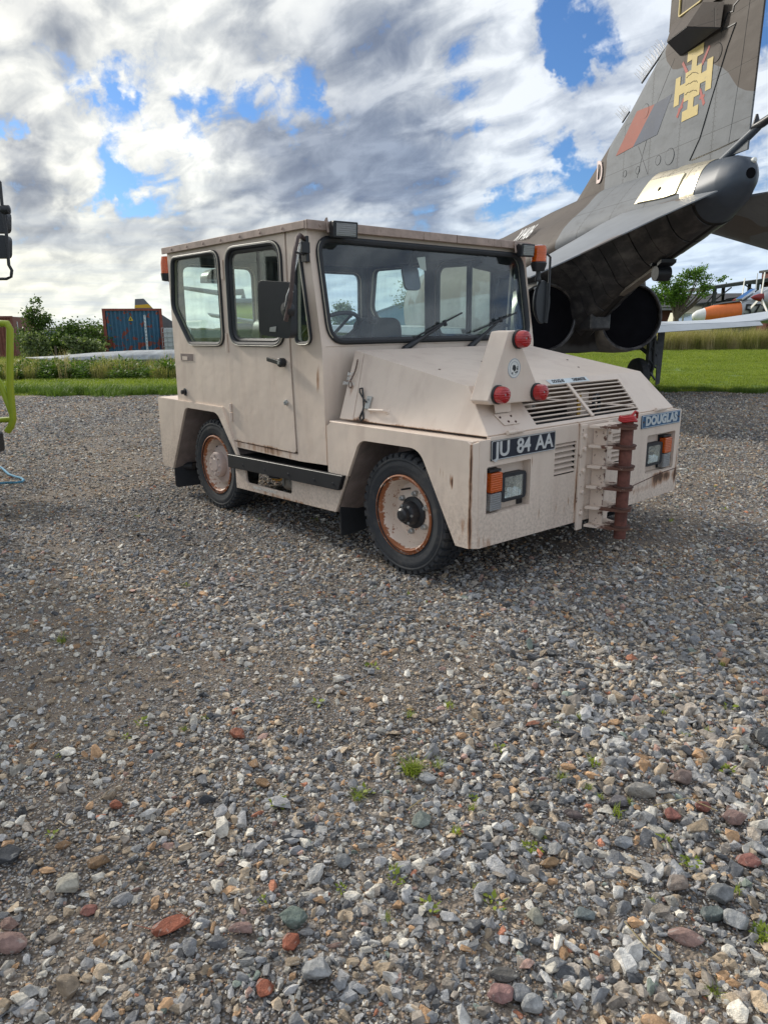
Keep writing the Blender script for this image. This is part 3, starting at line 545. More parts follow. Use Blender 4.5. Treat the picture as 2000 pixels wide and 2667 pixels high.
q = TM(); q.plate([(-.085, .835, 1.03), (-.085, .695, 1.03), (-.085, .690, .972), (-.085, .820, .972)], [], (-.004, 0, 0)); q.plate([Vector(SLP(.82, .62)) + sn * .002, Vector(SLP(.685, .62)) + sn * .002, Vector(SLP(.66, .86)) + sn * .002, Vector(SLP(.79, .86)) + sn * .002], [], sn * .005)
br = q.build('triangle_bracket', m_paint, TUG, .002)
for v, k in ((.79, .70), (.70, .70), (.745, .80), (.69, .82)): TM().lathe([(0, 0), (.007, 0), (.006, .004), (0, .004)], Vector(SLP(v, k)) + sn * .007, sn, 8).build('bracket_bolt', m_rust, br)
q = TM(); q.plate([Vector(SLP(.200, .015)) + sn * .0012, Vector(SLP(.175, .125)) + sn * .0012, Vector(SLP(-.225, .125)) + sn * .0012, Vector(SLP(-.210, .015)) + sn * .0012], [], sn * .0015)
nm = q.build('maker_nameplate', mat('pale_blue_plate', (.60, .65, .66), .45), TUG)
se = Vector((0, -1, 0)); su_ = Vector((-.679, 0, .735)); o = Vector(SLP(-.012, .068)) + sn * .0034
m_ink = mat('black_ink', (.02, .02, .022), .5, var=0)
for tx, c0 in (('DOUGLAS', -.105), ('TASKMASTER', .110)):
    oo = o + se * c0; put('lettering', text_mesh(tx, .030, lambda p, o=oo: tT(o + se * p.x + su_ * p.y + sn * p.z), .0004, .0012, .92, sx=.82 if c0 > 0 else .90), nm).data.materials.append(m_ink)
# --- front fascia
q = TM(); F3 = lambda pts, u=0: [(u, v, z) for v, z in pts]
holes = []
for s in (1, -1): holes.append(rpoly(F3([(.974 * s, .713), (.610 * s, .713), (.610 * s, .455), (.974 * s, .455)]), .012, 3))
vents = []
for s in (1, -1): vents.append(rpoly(F3([(.395 * s, .768), (.189 * s, .768), (.189 * s, .582), (.395 * s, .582)]), .008, 3))
q.plate(F3([(1.035, .856), (-1.035, .856), (-1.035, .285), (-.02, .268), (.02, .268), (1.035, .285)]), holes + vents, (-.012, 0, 0))
fas = q.build('front_fascia', m_paint, TUG, .003)
for s in (1, -1):
    TM().plate([(-.0005, 1.036 * s, .285), (-.0005, 1.036 * s, .850), (-.032, 1.0675 * s, .838), (-.032, 1.0675 * s, .285)], [], (-.014, -.010 * s, 0)).build('corner_strip', m_paint, TUG, .004)
    # lamp recess
    q = TM(); a0, a1, b0, b1, dpt = .612 * s, .972 * s, .457, .711, -.055; va, vb = min(a0, a1), max(a0, a1)
    q.box((dpt - .005, va - .005, b0 - .005), (dpt, vb + .005, b1 + .005)).box((dpt, va - .005, b1), (-.0125, vb + .005, b1 + .005)).box((dpt, va - .005, b0 - .005), (-.0125, vb + .005, b0)).box((dpt, va - .005, b0), (-.0125, va, b1)).box((dpt, vb, b0), (-.0125, vb + .005, b1))
    q.build('lamp_recess', m_paint, TUG)
    vc = .735 * s
    q = TM(); o_ = rpoly(F3([(vc - .105, .652), (vc + .105, .652), (vc + .105, .500), (vc - .105, .500)], -.054), .025, 4); i_ = rpoly(F3([(vc - .076, .634), (vc + .076, .634), (vc + .076, .518), (vc - .076, .518)], -.054), .012, 3)
    q.plate(o_, [i_], (.042, 0, 0)); hl = q.build('headlamp', m_rubber, TUG, .006)
    q = TM()
    for i in range(7):
        k = i / 6; wv, wz = .074 * (1 - .0 * k), .058
    grid = [[(-.020 - .028 * (1 - ((j / 8 - .5) * 2) ** 2) * (1 - ((i / 8 - .5) * 2) ** 2), vc + (j / 8 - .5) * .152, .576 + (i / 8 - .5) * .116) for j in range(9)] for i in range(9)]
    vs = [p for r_ in grid for p in r_]; q.add(vs, [(i * 9 + j, i * 9 + j + 1, (i + 1) * 9 + j + 1, (i + 1) * 9 + j) for i in range(8) for j in range(8)]); q.build('reflector', m_chrome, hl, recalc=False)
    TM().lathe([(0, 0), (.012, 0), (.012, .022), (0, .024)], (-.045, vc, .578), (1, 0, 0), 12).build('bulb_shield', m_black, hl)
    m_lensg = m_lensg if 'm_lensg' in globals() else glass_mat('headlamp_lens', (.93, .95, .93), dirt=.22, dcol=(.6, .6, .55))
    q = TM(); q.box((-.016, vc - .076, .518), (-.012, vc + .076, .634)); q.build('headlamp_glass', m_lensg, hl)
    for k in range(7): TM().box((-.0122, vc - .062 + k * .0205, .524), (-.0108, vc - .0605 + k * .0205, .628)).build('lens_rib', m_lensg, hl)
    vi = .893 * s
    q = TM(); q.box((-.054, vi - .052, .464), (-.045, vi + .052, .692)).box((-.045, vi - .047, .676), (-.01, vi + .047, .690)); il = q.build('indicator_lamp', m_black, TUG, .003)
    TM().box((-.045, vi - .046, .568), (.004, vi + .046, .674)).build('amber_lens', m_amber, il, .008); TM().box((-.045, vi - .046, .468), (.0, vi + .046, .564)).build('clear_lens', m_clear, il, .008)
    for k in range(6):
        z0 = .590 + k * .0315
        q = TM(); q.plate([(-.035, .186 * s, z0 + .018), (-.035, .398 * s, z0 + .018), (-.004, .398 * s, z0), (-.004, .186 * s, z0)], [], (.001, 0, .004)); q.build('vent_slat', m_paint, fas)
TM().box((-.08, -.42, .56), (-.06, .42, .80)).build('vent_backing', m_black, TUG)
TM().tube([(.001, -.42, .395), (.001, -.70, .425), (.001, -.86, .44), (.001, -1.03, .445)], .0028, 5).build('bumper_seam', m_rust, fas)
# number plate
q = TM(); q.box((.002, .408, .742), (.006, .952, .848)); pl = q.build('number_plate', mat('plate_blue_black', (.012, .018, .034), .4, var=.2), TUG, .003)
q = TM(); q.tube(rpoly([(.007, .412, .746), (.007, .948, .746), (.007, .948, .844), (.007, .412, .844)], .01, 3), .003, 5, True).build('plate_border', m_steel, pl)
m_silver = mat('pressed_silver_digits', (.62, .63, .62), .45, .25, var=.15, vscale=30)
for tx, vc_, sx_ in (('JU', .862, 1.12), ('84', .688, 1.08), ('AA', .508, 1.06)):
    put('plate_lettering', text_mesh(tx, .110, lambda p, vc_=vc_: tT(Vector((.0075 + p.z, vc_ - p.x, .795 + p.y))), (.0018), .0022, .98, sx=sx_), pl).data.materials.append(m_silver)
q = TM(); q.box((.002, -1.010, .766), (.006, -.512, .852)); bd = q.build('maker_badge', mat('badge_navy', (.03, .10, .20), .5, var=.25), TUG, .003)
m_bsil = mat('badge_silver', (.55, .60, .62), .4, .2, var=.1)
TM().tube(rpoly([(.007, -.518, .771), (.007, -1.004, .771), (.007, -1.004, .847), (.007, -.518, .847)], .006, 3), .002, 5, True).build('badge_border', m_bsil, bd)
put('badge_lettering', text_mesh('DOUGLAS', .078, lambda p: tT(Vector((.0075 + p.z, -.762 - p.x, .809 + p.y))), .0015, .0042, 1.04, sx=1.10), bd).data.materials.append(m_bsil)
for v in (-.535, -.99): TM().lathe([(0, 0), (.007, 0), (.006, .003), (0, .003)], (.006, v, .809), (1, 0, 0), 8).build('badge_rivet', m_rust, bd)
# --- tow hitch
q = TM(); q.box((.001, .108, .222), (.016, .168, .858)); q.box((.001, -.165, .232), (.0155, -.112, .856)); q.box((.016, .030, .24), (.105, .044, .845))
hp = q.build('hitch_plate', m_shelf, TUG, .003)
for z in (.24, .352, .478, .600, .722, .838):
    q = TM(); arc = [(.207 + .054 * math.cos(a), .054 * math.sin(a)) for a in np.linspace(-1.25, 1.25, 13)]
    q.plate([(.030, -.115, z)] + [(u, v, z) for u, v in arc] + [(.030, .115, z)], [], (0, 0, .016)); q.build('hitch_shelf', m_shelf, hp, .002)
    TM().lathe([(.0, .0), (.058, 0), (.058, .008), (0, .008)], (.207, 0, z + .017), (0, 0, 1), 24).build('hitch_washer', m_rust, hp)
TM().lathe([(0, 0), (.036, 0), (.036, .68), (.030, .70), (0, .70)], (.207, 0, .185), (0, 0, 1), 24).build('hitch_pin', mat('red_brown_rust', (.135, .048, .034), .8, var=.5, vscale=22, bump=.5, bscale=60), TUG)
m_redc = mat('red_coated_cable', (.42, .018, .02), .4, var=.15)
q = TM()
for k in range(3): q.tube([(.207 + (.048 - .004 * k) * math.cos(a), (.048 - .004 * k) * math.sin(a) + .004 * k, .888 + .009 * k + .003 * math.sin(3 * a)) for a in np.linspace(0, 2 * PI, 21)[:-1]], .0075, 8, True)
q.tube([(.207, -.03, .90), (.20, -.08, .925), (.192, -.12, .915), (.18, -.145, .885), (.192, -.11, .893), (.20, -.06, .90)], .007, 8)
q.tube([(.21, -.02, .905), (.215, -.06, .935), (.207, -.10, .925), (.192, -.125, .89)], .006, 8).build('pin_cable', m_redc, TUG)
for z in (.325, .455, .585, .715, .79):
    for s in (1, -1): TM().lathe([(0, 0), (.015, 0), (.015, .010), (.011, .014), (0, .014)], (.016, .135 * s, z), (1, 0, 0), 6).build('hitch_bolt', m_shelf, hp)
# --- wipers
def wiper(P0, P1, B0, B1):
    q = TM(); a, b = Vector(P0) + wn * .03, Vector(P1) + wn * .03; q.tube([a - Vector((0, 0, .01)), a, a.lerp(b, .45), b], [.026, .024, .013, .008], 8)
    wp = q.build('wiper_arm', m_black, TUG); c0, c1 = Vector(B0) + wn * .026, Vector(B1) + wn * .026
    TM().tube([c0, c1], .0065, 6).tube([c0 + wn * .012 + (c1 - c0) * .1, c1 + wn * .012 - (c1 - c0) * .1], .004, 6).build('wiper_blade', m_rubber, wp)
    TM().lathe([(0, -.02), (.014, -.02), (.014, .02), (0, .02)], b + (c1 - b) * .0, (c1 - c0).cross(wn), 10).build('wiper_pivot', m_black, wp)
wiper(A(.388, 1.268), A(-.029, 1.437), A(.285, 1.341), A(-.221, 1.509)); wiper(A(-.262, 1.266), A(-.64, 1.462), A(-.326, 1.376), A(-.843, 1.515))
# --- work lights
def work_light(vc, zc, yaw, hw=.088):
    cpt = Vector(A(vc, zc, .10)); fx = Vector((math.cos(yaw), math.sin(yaw), -.08)).normalized(); sx = Vector((-math.sin(yaw), math.cos(yaw), 0)); ux = fx.cross(sx)
    q = TM(); q.loft([[cpt + fx * d + sx * (i * k_ * hw) + ux * (j * k_ * .048) for i, j in ((-1, -1), (1, -1), (1, 1), (-1, 1))] for d, k_ in ((-.07, .62), (-.02, .98), (.03, 1.0))])
    wl = q.build('work_light', m_black, TUG, .006)
    q = TM(); q.obox(cpt + fx * .032, fx, sx, ux, (.003, hw * .80, .036)); q.build('work_light_lens', m_clear, wl)
    TM().tube([cpt - fx * .03 + sx * hw * 1.02 - ux * .02, cpt - fx * .05 + sx * hw * 1.05 + ux * .06, A(vc + .08, zc + .035, .01)], .009, 6).build('work_light_bracket', m_roof, wl)
work_light(.842, 1.985, .12, .088); work_light(-.935, 1.965, .10, .070)
# --- near mirror
q = TM(); q.tube([(-1.42, 1.06, 1.94), (-1.36, 1.14, 1.955), (-1.30, 1.20, 1.93), (-1.27, 1.24, 1.86), (-1.25, 1.27, 1.78), (-1.225, 1.30, 1.68), (-1.235, 1.31, 1.58), (-1.285, 1.315, 1.46)], .0135, 8).build('mirror_arm', mat('rusty_brown_tube', (.07, .045, .04), .6, var=.4, vscale=30), TUG)
TM().obox((-1.418, 1.065, 1.885), (1, 0, 0), (0, 1, 0), (0, 0, 1), (.028, .012, .075)).obox((-1.40, 1.09, 1.89), (1, 0, 0), (0, 1, 0), (0, 0, 1), (.03, .03, .032)).tube([(-1.40, 1.09, 1.85), (-1.25, 1.25, 1.845)], .007, 6).build('mirror_mount', m_bmet, TUG, .004)
TM().tube([(-1.40, 1.10, 1.93), (-1.34, 1.16, 1.90), (-1.285, 1.22, 1.82), (-1.27, 1.26, 1.74), (-1.24, 1.30, 1.66), (-1.25, 1.325, 1.60), (-1.28, 1.32, 1.54)], .004, 6).tube([(-1.38, 1.12, 1.91), (-1.31, 1.20, 1.80), (-1.26, 1.27, 1.70), (-1.22, 1.30, 1.62)], .003, 6).build('mirror_wiring', m_steel, TUG)
q = TM(); mx = Vector((1, -.12, 0)).normalized(); c0 = Vector((-1.435, 1.30, 1.530)); hx, hz = .150, .163
q.plate(rpoly([c0 + mx * hx * a + Vector((0, 0, hz * b + .012 * a * -1)) for a, b in ((-1.0, -1), (1.0, -1.0), (1.1, 1), (-.94, 1))], .05, 6), [], Vector((.12, 1, 0)).normalized() * -.05)
mh = q.build('door_mirror', m_black, TUG, .014)
TM().lathe([(0, 0), (.042, 0), (.046, .02), (.040, .045), (.0, .05)], (-1.285, 1.275, 1.525), (0, 1, 0), 20).build('mirror_knuckle', m_black, mh)
TM().plate([(-1.48, 1.306, 1.40), (-1.42, 1.300, 1.397), (-1.41, 1.300, 1.43), (-1.47, 1.306, 1.425)], [], (.0, .002, 0)).build('foil_sticker', m_steel, mh)
# --- far side beacon, mirror
q = TM(); bc = Vector((-1.30, -1.085, 1.905)); q.lathe([(.036, -.065), (.046, -.07), (.060, -.03), (.064, -.012), (.058, .0)], bc, (0, 0, 1), 24).tube([bc + Vector((0, 0, -.12)), bc + Vector((0, 0, -.06))], .018, 8).lathe([(.02, -.15), (.024, -.14), (.024, -.12), (.018, -.11)], bc, (0, 0, 1), 12)
bb = q.build('beacon', m_bmet, TUG); TM().lathe([(0, 0), (.060, 0), (.058, .02), (.060, .09), (.052, .118), (.02, .125), (0, .126)], bc, (0, 0, 1), 28).build('amber_dome', m_amber, bb)
TM().tube([bc + Vector((0, 0, -.12)), bc + Vector((0, 0, -.19)), (-1.31, -1.055, 1.70)], .009, 6).build('beacon_bracket', m_steel, bb)
TM().tube([(-1.34, -1.05, 1.97), (-1.27, -1.15, 1.965), (-1.25, -1.165, 1.94), (-1.25, -1.165, 1.58), (-1.25, -1.15, 1.44)], .010, 6).build('mirror_post', m_bmet, TUG)
q = TM(); q.loft([[Vector((-1.32, -1.12, 1.60)) + Vector((.12 * k, .09 * math.cos(a) * k1, .165 * math.sin(a) * k1)) for a in np.linspace(0, 2 * PI, 25)[:-1]] for k, k1 in ((0, .75), (.25, 1.0), (.45, 1.0))])
mm = q.build('round_mirror', m_black, TUG)
# rear corner beacon
bc = Vector((-3.42, 1.02, 1.86)); TM().lathe([(.03, -.06), (.05, -.055), (.055, 0)], bc, (0, 0, 1), 20).tube([bc + Vector((0, 0, -.05)), (-3.35, .99, 1.78)], .012, 6).build('rear_beacon', m_black, TUG)
TM().lathe([(0, 0), (.052, 0), (.050, .08), (.040, .13), (0, .135)], bc, (0, 0, 1), 24).build('rear_beacon_dome', m_amber, TUG)
# ================================================================== JET
JET = thing('jet_aircraft', 'grey and brown camouflaged twin engine jet seen from behind, beyond the tug', 'jet', (3.15, 11.46, 0), math.radians(-81))
def jet_fn(t, b, tc, c, n):
    a, l, z = t.xyz(tc); nz = t.noise(tc, .75, 3, .5); wob = t.m('MULTIPLY', t.m('SUBTRACT', nz, .5), .9)
    lk = t.ramp(t.m('DIVIDE', t.m('SUBTRACT', a, 1.8), 1.9), [((q_[0] - 1.8) / 1.9, (q_[1] - 3.5) / 1.1) for q_ in ((1.80, 4.6), (1.872, 4.427), (2.012, 4.296), (2.126, 4.262), (2.371, 4.233), (2.672, 4.172), (2.978, 4.018), (3.086, 3.938), (3.173, 3.843), (3.258, 3.758), (3.392, 3.689), (3.531, 3.642), (3.641, 3.564))])
    lv_ = t.new('ShaderNodeRGBToBW'); t.l.new(lk, lv_.inputs[0])
    up = t.m('MULTIPLY', t.sstep(t.m('SUBTRACT', t.m('DIVIDE', t.m('SUBTRACT', z, 3.5), 1.1), lv_.outputs[0]), -.004, .004), t.sstep(a, 1.7, 1.75))
    up = t.m('MAXIMUM', up, t.sstep(z, 4.64, 4.65))
    fw = t.sstep(t.m('ADD', a, wob), .52, .50)
    fw = t.m('MULTIPLY', fw, t.m('MAXIMUM', t.sstep(a, -2.6, -2.5), t.sstep(t.noise(tc, .55, 2, .5, .3), .40, .41)))
    isfin = t.sstep(z, 1.9, 1.95)
    msk = t.m('MULTIPLY', t.m('MAXIMUM', up, fw), isfin)
    c = t.mix(msk, c, (.082, .066, .057, 1))
    c = t.mix(t.m('MULTIPLY', t.sstep(a, -.5, -.3), t.sstep(t.m('SUBTRACT', t.m('ADD', 2.2, t.m('MULTIPLY', t.sstep(a, -.2, 2.2), .46)), z), -.01, .01)), c, (.028, .026, .026, 1))
    g = t.noise(t.vm('MULTIPLY', tc, (.35, 1, 1)), 8, 6, .65)
    c = t.mix(t.m('MULTIPLY', t.sstep(g, .5, .75), .35), c, (.085, .078, .072, 1))
    c = t.mix(t.m('MULTIPLY', t.sstep(t.noise(t.vm('MULTIPLY', tc, (1, 1, .2)), 20, 5, .7), .62, .72), .35), c, (.07, .055, .05, 1))
    fa = t.m('ABSOLUTE', t.m('SUBTRACT', t.m('FRACT', t.m('MULTIPLY', a, 1.55)), .5)); line = t.sstep(fa, .012, .006)
    fz = t.m('ABSOLUTE', t.m('SUBTRACT', t.m('FRACT', t.m('MULTIPLY', z, 1.9)), .5)); line = t.m('MAXIMUM', line, t.m('MULTIPLY', t.sstep(fz, .011, .006), .7))
    dots = t.m('MULTIPLY', t.sstep(fa, .05, .035), t.m('MULTIPLY', t.sstep(fa, .022, .03), t.sstep(t.m('ABSOLUTE', t.m('SUBTRACT', t.m('FRACT', t.m('MULTIPLY', z, 22)), .5)), .16, .08)))
    c = t.mix(t.m('MULTIPLY', t.m('MAXIMUM', line, dots), .55), c, (.03, .028, .026, 1))
    t.l.new(t.bump(t.m('ADD', t.noise(tc, 3, 4, .55), t.m('MULTIPLY', line, -.4)), .25, .03), b.inputs['Normal'])
    t.put(b.inputs['Roughness'], t.m('ADD', .58, t.m('MULTIPLY', g, .2))); b.inputs['Specular IOR Level'].default_value = .28; return c
m_jet = mat('weathered_jet_camouflage', (.158, .168, .182), .5, var=.12, vscale=3, fn=jet_fn)
m_under = mat('jet_light_grey_underside', (.30, .30, .29), .55, var=.2, fn=lambda t, b, tc, c, n: t.mix(t.m('MULTIPLY', t.sstep(t.noise(t.vm('MULTIPLY', tc, (.4, 1, 1)), 6, 6, .7), .45, .8), .6), c, (.12, .10, .09, 1)))
def heat_fn(t, b, tc, c, n):
    c = t.mix(t.sstep(t.noise(t.vm('MULTIPLY', tc, (.7, 1.5, 1.5)), 4, 6, .65), .42, .75), c, (.15, .14, .135, 1))
    b.inputs['Roughness'].default_value = .33; return c
m_heat = mat('heat_blackened_metal', (.05, .048, .05), .42, .45, var=.3, bump=.4, bscale=24, fn=heat_fn)
def bare_fn(t, b, tc, c, n):
    a, l, z = t.xyz(tc)
    c = t.mix(t.sstep(t.noise(t.vm('MULTIPLY', tc, (1, 1, .3)), 14, 6, .7), .58, .72), c, (.13, .08, .04, 1))
    fa = t.m('ABSOLUTE', t.m('SUBTRACT', t.m('FRACT', t.m('MULTIPLY', a, 4.2)), .5)); fz = t.m('ABSOLUTE', t.m('SUBTRACT', t.m('FRACT', t.m('MULTIPLY', z, 6.0)), .5))
    dots = t.m('MAXIMUM', t.m('MULTIPLY', t.sstep(fa, .04, .02), t.sstep(t.m('ABSOLUTE', t.m('SUBTRACT', t.m('FRACT', t.m('MULTIPLY', z, 30)), .5)), .25, .12)),
               t.m('MULTIPLY', t.sstep(fz, .05, .03), t.sstep(t.m('ABSOLUTE', t.m('SUBTRACT', t.m('FRACT', t.m('MULTIPLY', a, 30)), .5)), .25, .12)))
    c = t.mix(t.m('MULTIPLY', dots, .75), c, (.06, .05, .04, 1)); t.put(b.inputs['Roughness'], t.m('ADD', .2, t.m('MULTIPLY', n, .25)))
    t.l.new(t.bump(t.noise(tc, 5, 3, .5), .3, .02), b.inputs['Normal']); return c
m_bare = mat('bare_metal_skin', (.66, .60, .47), .3, .8, var=.15, fn=bare_fn)
m_noz = mat('nozzle_metal', (.34, .32, .29), .4, .7, var=.35, vscale=9, bump=.15, bscale=30)
m_void = mat('nozzle_blank_black', (.007, .007, .009), .9, var=.3, spec=.08)
m_cone = mat('blue_grey_tail_cone_paint', (.055, .07, .095), .45, var=.2, vscale=5)
m_jblack = mat('jet_black_fitting', (.015, .017, .022), .45, var=.2)  # also colours the shade plate beneath the fin blister
ST_ = [  # a, [(l, z) top centre -> bottom centre]
 (-13.7, [(0, 1.95), (.03, 1.94), (.05, 1.92), (.06, 1.90), (.06, 1.89), (.05, 1.87), (.04, 1.85), (.02, 1.84), (0, 1.83)]),
 (-12.2, [(0, 2.38), (.2, 2.34), (.35, 2.22), (.42, 2.05), (.43, 1.9), (.40, 1.7), (.30, 1.5), (.15, 1.41), (0, 1.38)]),
 (-11.0, [(0, 2.72), (.22, 2.68), (.42, 2.5), (.52, 2.25), (.54, 2.0), (.52, 1.7), (.42, 1.42), (.2, 1.28), (0, 1.25)]),
 (-9.2, [(0, 3.02), (.25, 2.98), (.48, 2.75), (.60, 2.45), (.62, 2.1), (.62, 1.75), (.55, 1.4), (.3, 1.18), (0, 1.15)]),
 (-8.3, [(0, 3.08), (.28, 3.03), (.52, 2.8), (1.0, 2.6), (1.26, 2.2), (1.30, 1.7), (1.15, 1.22), (.5, 1.08), (0, 1.05)]),
 (-6.4, [(0, 3.08), (.30, 3.03), (.60, 2.88), (1.12, 2.62), (1.42, 2.2), (1.48, 1.65), (1.30, 1.10), (.6, .98), (0, .96)]),
 (-3.4, [(0, 3.12), (.28, 3.06), (.52, 2.90), (1.0, 2.62), (1.32, 2.2), (1.42, 1.6), (1.22, 1.05), (.6, .93), (0, .93)]),
 (-1.3, [(0, 3.24), (.24, 3.17), (.42, 2.98), (.86, 2.66), (1.20, 2.22), (1.31, 1.6), (1.16, 1.10), (.6, .96), (0, .96)]),
 (-.55, [(0, 3.27), (.20, 3.20), (.36, 3.02), (.80, 2.68), (1.12, 2.24), (1.18, 1.85), (.98, 1.20), (.45, 1.02), (0, 1.02)]),
 (-.15, [(0, 3.28), (.17, 3.22), (.32, 3.06), (.74, 2.72), (.98, 2.30), (.72, 2.10), (.34, 1.86), (.22, 1.42), (0, 1.20)]),
 (.4, [(0, 3.28), (.15, 3.23), (.30, 3.08), (.66, 2.76), (.84, 2.45), (.54, 2.20), (.30, 1.90), (.18, 1.62), (0, 1.52)]),
 (1.2, [(0, 3.26), (.14, 3.21), (.29, 3.08), (.54, 2.80), (.62, 2.60), (.44, 2.38), (.27, 2.14), (.15, 1.95), (0, 1.90)]),
 (2.0, [(0, 3.22), (.14, 3.18), (.27, 3.07), (.44, 2.82), (.46, 2.66), (.37, 2.48), (.25, 2.31), (.13, 2.19), (0, 2.15)]),
 (2.6, [(0, 3.17), (.13, 3.13), (.245, 3.03), (.36, 2.80), (.37, 2.70), (.31, 2.56), (.22, 2.43), (.11, 2.35), (0, 2.33)]),
 (3.09, [(0, 3.12), (.12, 3.09), (.215, 3.00), (.285, 2.83), (.29, 2.74), (.26, 2.63), (.19, 2.54), (.10, 2.49), (0, 2.48)]),
 (3.36, [(0, 3.10), (.10, 3.07), (.17, 3.00), (.215, 2.88), (.22, 2.80), (.20, 2.72), (.15, 2.65), (.08, 2.61), (0, 2.60)]),
 (3.53, [(0, 3.05), (.07, 3.03), (.115, 2.98), (.14, 2.90), (.14, 2.85), (.13, 2.80), (.10, 2.76), (.05, 2.73), (0, 2.73)]),
 (3.60, [(0, 2.98), (.035, 2.97), (.055, 2.95), (.065, 2.91), (.065, 2.88), (.06, 2.85), (.045, 2.82), (.02, 2.81), (0, 2.81)])]
def prof(a):
    for (a0, p0), (a1, p1) in zip(ST_, ST_[1:]):
        if a <= a1 or a1 == ST_[-1][0]:
            k = max(0, min(1, (a - a0) / (a1 - a0))); return [((1 - k) * x0 + k * x1, (1 - k) * y0 + k * y1) for (x0, y0), (x1, y1) in zip(p0, p1)]
def smoothp(p, m=3):
    out = []; n = len(p)
    for i in range(n - 1):
        q0 = Vector(p[i - 1]) if i else Vector((-p[1][0], p[1][1])); q1, q2 = Vector(p[i]), Vector(p[i + 1]); q3 = Vector(p[i + 2]) if i + 2 < n else Vector((-p[n - 2][0], p[n - 2][1]))
        for j in range(m):
            s = j / m; out.append(.5 * ((2 * q1) + (q2 - q0) * s + (2 * q0 - 5 * q1 + 4 * q2 - q3) * s * s + (-q0 + 3 * q1 - 3 * q2 + q3) * s ** 3))
    out.append(Vector(p[-1])); return out
def ring(a, off=0):
    h = smoothp(prof(a)); return [(a, q.x, q.y) for q in h] + [(a, -q.x, q.y) for q in reversed(h[1:-1])]
def body(a0, a1, step):
    aa = sorted(set([a0, a1] + [x for x, _ in ST_ if a0 < x < a1] + list(np.arange(a0, a1, step)))); return [ring(float(a)) for a in aa]
def patch(a0, a1, i0, i1, off, side, na=8):     # strip of skin between profile points, raised by off
    q = M(); rows = []
    for a in np.linspace(a0, a1, na):
        h = smoothp(prof(float(a)))[int(round(i0 * 3)):int(round(i1 * 3)) + 1]; r_ = []
        for j, p in enumerate(h):
            d = (h[min(j + 1, len(h) - 1)] - h[max(j - 1, 0)]).normalized(); r_.append((float(a), (p.x - d.y * off) * side, p.y + d.x * off))
        rows.append(r_)
    rows2 = [[(x, y * 1.0 - side * (off + .004) * .9, z) for x, y, z in r_] for r_ in rows]
    q.loft([r_ + list(reversed(r2)) for r_, r2 in zip(rows, rows2)]); return q
M().loft(body(-13.7, -.15, .9)).build('forward_fuselage', m_jet, JET, sharp=50)
bm_ = M().loft(body(-.15, 3.09, .35)).build('tail_boom', m_jet, JET, sharp=50)
cone = M().loft(body(3.091, 3.60, .12)).build('tail_cone', m_cone, JET, sharp=50)
q = M(); q.lathe([(0, 0), (.028, 0), (.028, .03), (.02, .045), (0, .05)], (3.565, 0.03, 3.0), (1, 0, .25), 14).build('tail_light', m_white, cone)
M().lathe([(0, 0), (.05, 0), (.052, .02), (0, .02)], (3.585, 0.0, 2.885), (1, 0, 0), 18).build('vent_opening', m_void, cone)
for side in (-1, 1):
    edges = [-.10, .32, .62, .92, 1.22, 1.55, 1.90, 2.25, 2.65, 3.06]
    for k, (e0, e1) in enumerate(zip(edges, edges[1:])):
        o = patch(e0 + .009, e1 - .009, 4.34, 7.67, .010 + .005 * (k % 2), side, 5).build('heat_shield_panel', m_heat, bm_, sharp=50)
    M_ = patch(.45, 2.0, 4.34, 4.67, .03, side, 12).build('riveted_strip', m_bare, bm_, sharp=50)
    patch(2.05, 2.44, 1, 3, .006, side, 5).build('bare_metal_panel', m_bare, bm_, sharp=50); patch(2.45, 2.86, 0, 3, .006, side, 5).build('bare_metal_panel', m_bare, bm_, sharp=50); patch(2.87, 3.085, 0, 4, .006, side, 4).build('bare_metal_panel', m_bare, bm_, sharp=50)
    ad = patch(2.10, 2.80, 2, 3, .022, side, 5).build('access_door', mat('cream_door_metal', (.62, .57, .42), .4, .5, var=.15) if side < 0 else m_bare, bm_, sharp=50)
    pc = prof(2.45); pm = ((pc[2][0] + pc[3][0]) / 2 + .028, (pc[2][1] + pc[3][1]) / 2)
    M().lathe([(0, 0), (.025, 0), (.025, .006), (0, .006)], (2.45, pm[0] * side, pm[1]), (0, side, .45), 14).build('access_hole', m_void, ad)
M().lathe([(0, -.25), (.10, -.25), (.10, .25), (0, .25)], (.3, 0, 1.72), (.8, 0, .35), 8).box((-.1, -.16, 1.34), (.42, .16, 1.74)).build('hook_fairing', m_heat, JET, .05)['kind'] = 'stuff'
q = M(); q.plate([(1.98, -.055, 2.16), (1.98, .055, 2.16), (.25, .06, 1.66), (.25, -.06, 1.66)], [], (0, 0, -.07)); hk = q.build('arrestor_hook', mat('hook_brown_grey', (.24, .21, .18), .6, .3, var=.3), JET, .008)
q = M(); q.lathe([(0, -.09), (.09, -.09), (.095, 0), (.09, .09), (0, .09)], (2.03, 0, 2.03), (0, 1, 0), 18).lathe([(0, -.11), (.04, -.11), (.04, .11), (0, .11)], (1.95, 0, 2.16), (0, 1, 0), 12)
q.obox((2.13, 0, 2.15), (1, 0, .4), (0, 1, 0), (0, 0, 1), (.05, .10, .02)).build('hook_point', m_jblack, JET)['kind'] = 'stuff'
